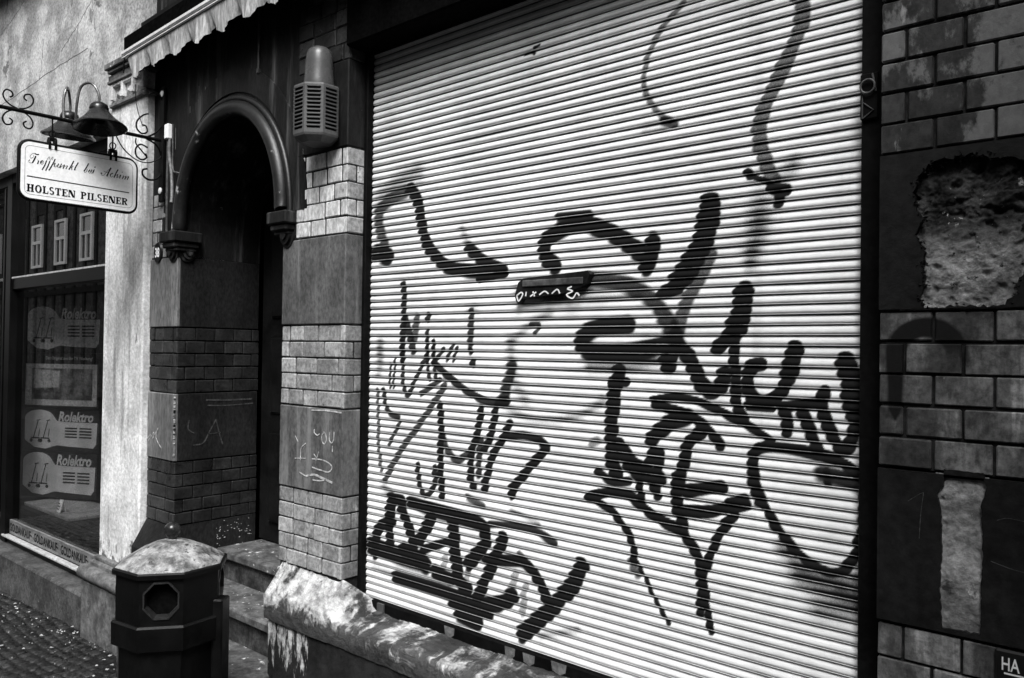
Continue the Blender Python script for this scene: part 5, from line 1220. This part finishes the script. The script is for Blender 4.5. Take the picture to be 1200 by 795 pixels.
# head: eight walls, the ones with mouths are frames round an octagonal opening
b=MB();zt,zb_=-.762,-.912;rh=.174;hw=rh*math.sin(math.pi/8);aph=rh*math.cos(math.pi/8)
from mathutils.geometry import tessellate_polygon
rims=[]
for k in range(8):
    a=rot+math.pi/8+k*math.pi/4
    M=Matrix.Translation((BC.x,BC.y,0))@Matrix.Rotation(a,4,'Z')
    mouth=(k in(7,1,3,5))
    zc=(zt+zb_)/2+.006
    out=[(-hw,zb_),(hw,zb_),(hw,zt),(-hw,zt)]
    hole=[(.055*math.cos(math.pi/8+q*math.pi/4),zc+.060*math.sin(math.pi/8+q*math.pi/4)) for q in range(8)]
    lp=[[Vector((u,v,0)) for u,v in out]]
    if mouth: lp.append([Vector((u,v,0)) for u,v in hole])
    tri=tessellate_polygon(lp);al=out+(hole if mouth else [])
    vs=[M@Vector((aph,u,v)) for u,v in al];b.add(vs,[tuple(t) for t in tri])
    if mouth:
        rim=MB();ro=[M@Vector((aph+.004,u*1.0,v)) for u,v in hole];ri=[M@Vector((aph-.03,u*.93,zc+(v-zc)*.93)) for u,v in hole]
        rim.add(ro+ri,[(q,(q+1)%8,8+(q+1)%8,8+q) for q in range(8)])
        ro2=[M@Vector((aph+.004,u*1.09,zc+(v-zc)*1.09)) for u,v in hole];ro3=[M@Vector((aph+.0005,u*1.11,zc+(v-zc)*1.11)) for u,v in hole]
        rim.add(ro+ro2+ro3,[(q,(q+1)%8,8+(q+1)%8,8+q) for q in range(8)]+[(8+q,8+(q+1)%8,16+(q+1)%8,16+q) for q in range(8)]);rims.append(rim)
hd=obj('head',b,MT['bin_body'],TB)
for rim in rims: obj('mouth_rim',rim,MT['bin_rim'],hd)
b=octstack([(.14,-.91),(.14,-.77)],True,True);obj('liner',b,MT['void'],TB)
lid=octstack([(.174,-.762),(.184,-.760),(.184,-.744),(.179,-.741),(.150,-.7225),(.105,-.6965),(.055,-.676),(.018,-.667)],False,True)
# let the lid run a little uneven and dented
lid.v=[(x,y,z+.0012*math.sin(x*90+y*60)) for x,y,z in lid.v]
rimm=octstack([(.174,-.7625),(.186,-.7600),(.187,-.7455),(.181,-.7405),(.176,-.7405)],False,False);obj('lid_rim',rimm,MT['bin_body'],TB)
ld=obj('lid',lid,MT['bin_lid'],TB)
b=MB();b.lathe([(.012,-.671),(.014,-.662),(.020,-.656),(.026,-.645),(.0275,-.636),(.026,-.626),(.019,-.616),(.008,-.610)],20,Matrix.Translation((BC.x,BC.y,0)));obj('knob',b,MT['knob'],ld,sm=60)
# fixing post behind
ang=math.radians(35);pc=BC+Vector((math.cos(ang),math.sin(ang)))*.178
b=MB();M=Matrix.Translation((pc.x,pc.y,0))@Matrix.Rotation(ang,4,'Z');b.box(-.02,.02,-.03,.03,gz(pc.x),-.86,.005,M);obj('fixing_post',b,MT['bin_body'],TB)
MT['infill_dark']=grey('infill_dark',0.06,0.14,5,.9,.3,40,spec=.1)

# ================================================================== house across the street (seen mirrored in the shop window)
OH=thing('timbered_house','dark half timbered house with white sash windows across the street','house',(-34,-8.2,-1.7))
oy=-8.0
b=MB();b.box(-43,-24,oy-6,oy,-2.2,9.5);obj('wall',b,MT['infill'],OH)
b=MB()
for z in(-2.1,1.9,2.45,6.0,6.35,9.2): b.box(-43,-24,oy,oy+.08,z,z+.22)
for i in range(20): b.box(-43+i*.98,-42.8+i*.98,oy+.001,oy+.06,-2,9.3)
for i in range(19):
    if i%2: b.box(-42.8+i*.98,-42.02+i*.98,oy+.002,oy+.05,5.2,5.9)
obj('timber_frame',b,MT['timber'],OH)
b=MB();b.box(-43,-24,oy+.08,oy+.16,2.70,2.82);obj('sill_course',b,MT['white_wood'],OH)
for z0,hh in((3.05,1.75),(6.6,1.75)):
    for i in range(7):
        x=-41.2+i*2.45
        b=MB();w=1.12
        b.box(x,x+.13,oy+.06,oy+.14,z0,z0+hh);b.box(x+w-.13,x+w,oy+.06,oy+.14,z0,z0+hh);b.box(x+.13,x+w-.13,oy+.06,oy+.14,z0,z0+.1);b.box(x+.13,x+w-.13,oy+.06,oy+.14,z0+hh-.1,z0+hh);b.box(x+w/2-.035,x+w/2+.035,oy+.06,oy+.13,z0+.1,z0+hh*.55);b.box(x+.13,x+w-.13,oy+.06,oy+.135,z0+hh*.55,z0+hh*.62)
        wf=obj('window_frame',b,MT['white_wood'],OH)
        b=MB();b.box(x+.05,x+w-.05,oy+.04,oy+.07,z0+.05,z0+hh-.05);obj('pane',b,MT['far_pane'],wf)
b=MB();b.add([(-43.5,oy+.5,9.4),(-23.5,oy+.5,9.4),(-23.5,oy-3,12.5),(-43.5,oy-3,12.5),(-43.5,oy-6.5,9.4),(-23.5,oy-6.5,9.4)],[(0,1,2,3),(3,2,5,4),(0,3,4),(1,5,2)]);obj('roof',b,MT['roof'],OH)

for nm,xa,xb,h,mat,lab in (('townhouse',-23.5,-8,6.2,'roof','plain dark rendered house opposite the doorway across the street'),('townhouse',-7.5,8,5.6,'timber','low dark house opposite the shutter across the street'),('townhouse',8.5,26,6.4,'roof','tall dark house far down the other side of the street')):
    oh=thing(nm,lab,'house',((xa+xb)/2,-8.5,-1.5))
    b=MB();b.box(xa,xb,-14,-8.2,-2,h);obj('wall',b,MT['infill_dark'],oh)
    b=MB();b.add([(xa-.3,-7.9,h-.1),(xb+.3,-7.9,h-.1),(xb+.3,-11,h+2.2),(xa-.3,-11,h+2.2),(xa-.3,-14.3,h-.1),(xb+.3,-14.3,h-.1)],[(0,1,2,3),(3,2,5,4),(0,3,4),(1,5,2)]);obj('roof',b,MT['roof'],oh)
    n=int((xb-xa)/2.6)
    for fl in(0,1):
        for i in range(n):
            x=xa+1+i*2.6;z=-.4+fl*3
            b=MB();b.box(x,x+1.1,-8.2,-8.12,z,z+.09);b.box(x,x+1.1,-8.2,-8.12,z+1.5,z+1.6);b.box(x,x+.09,-8.2,-8.13,z+.09,z+1.5);b.box(x+1.01,x+1.1,-8.2,-8.13,z+.09,z+1.5)
            wf=obj('window_frame',b,MT['white_wood'],oh)
            b=MB();b.box(x+.05,x+1.05,-8.2,-8.16,z+.05,z+1.55);obj('pane',b,MT['far_pane'],wf)
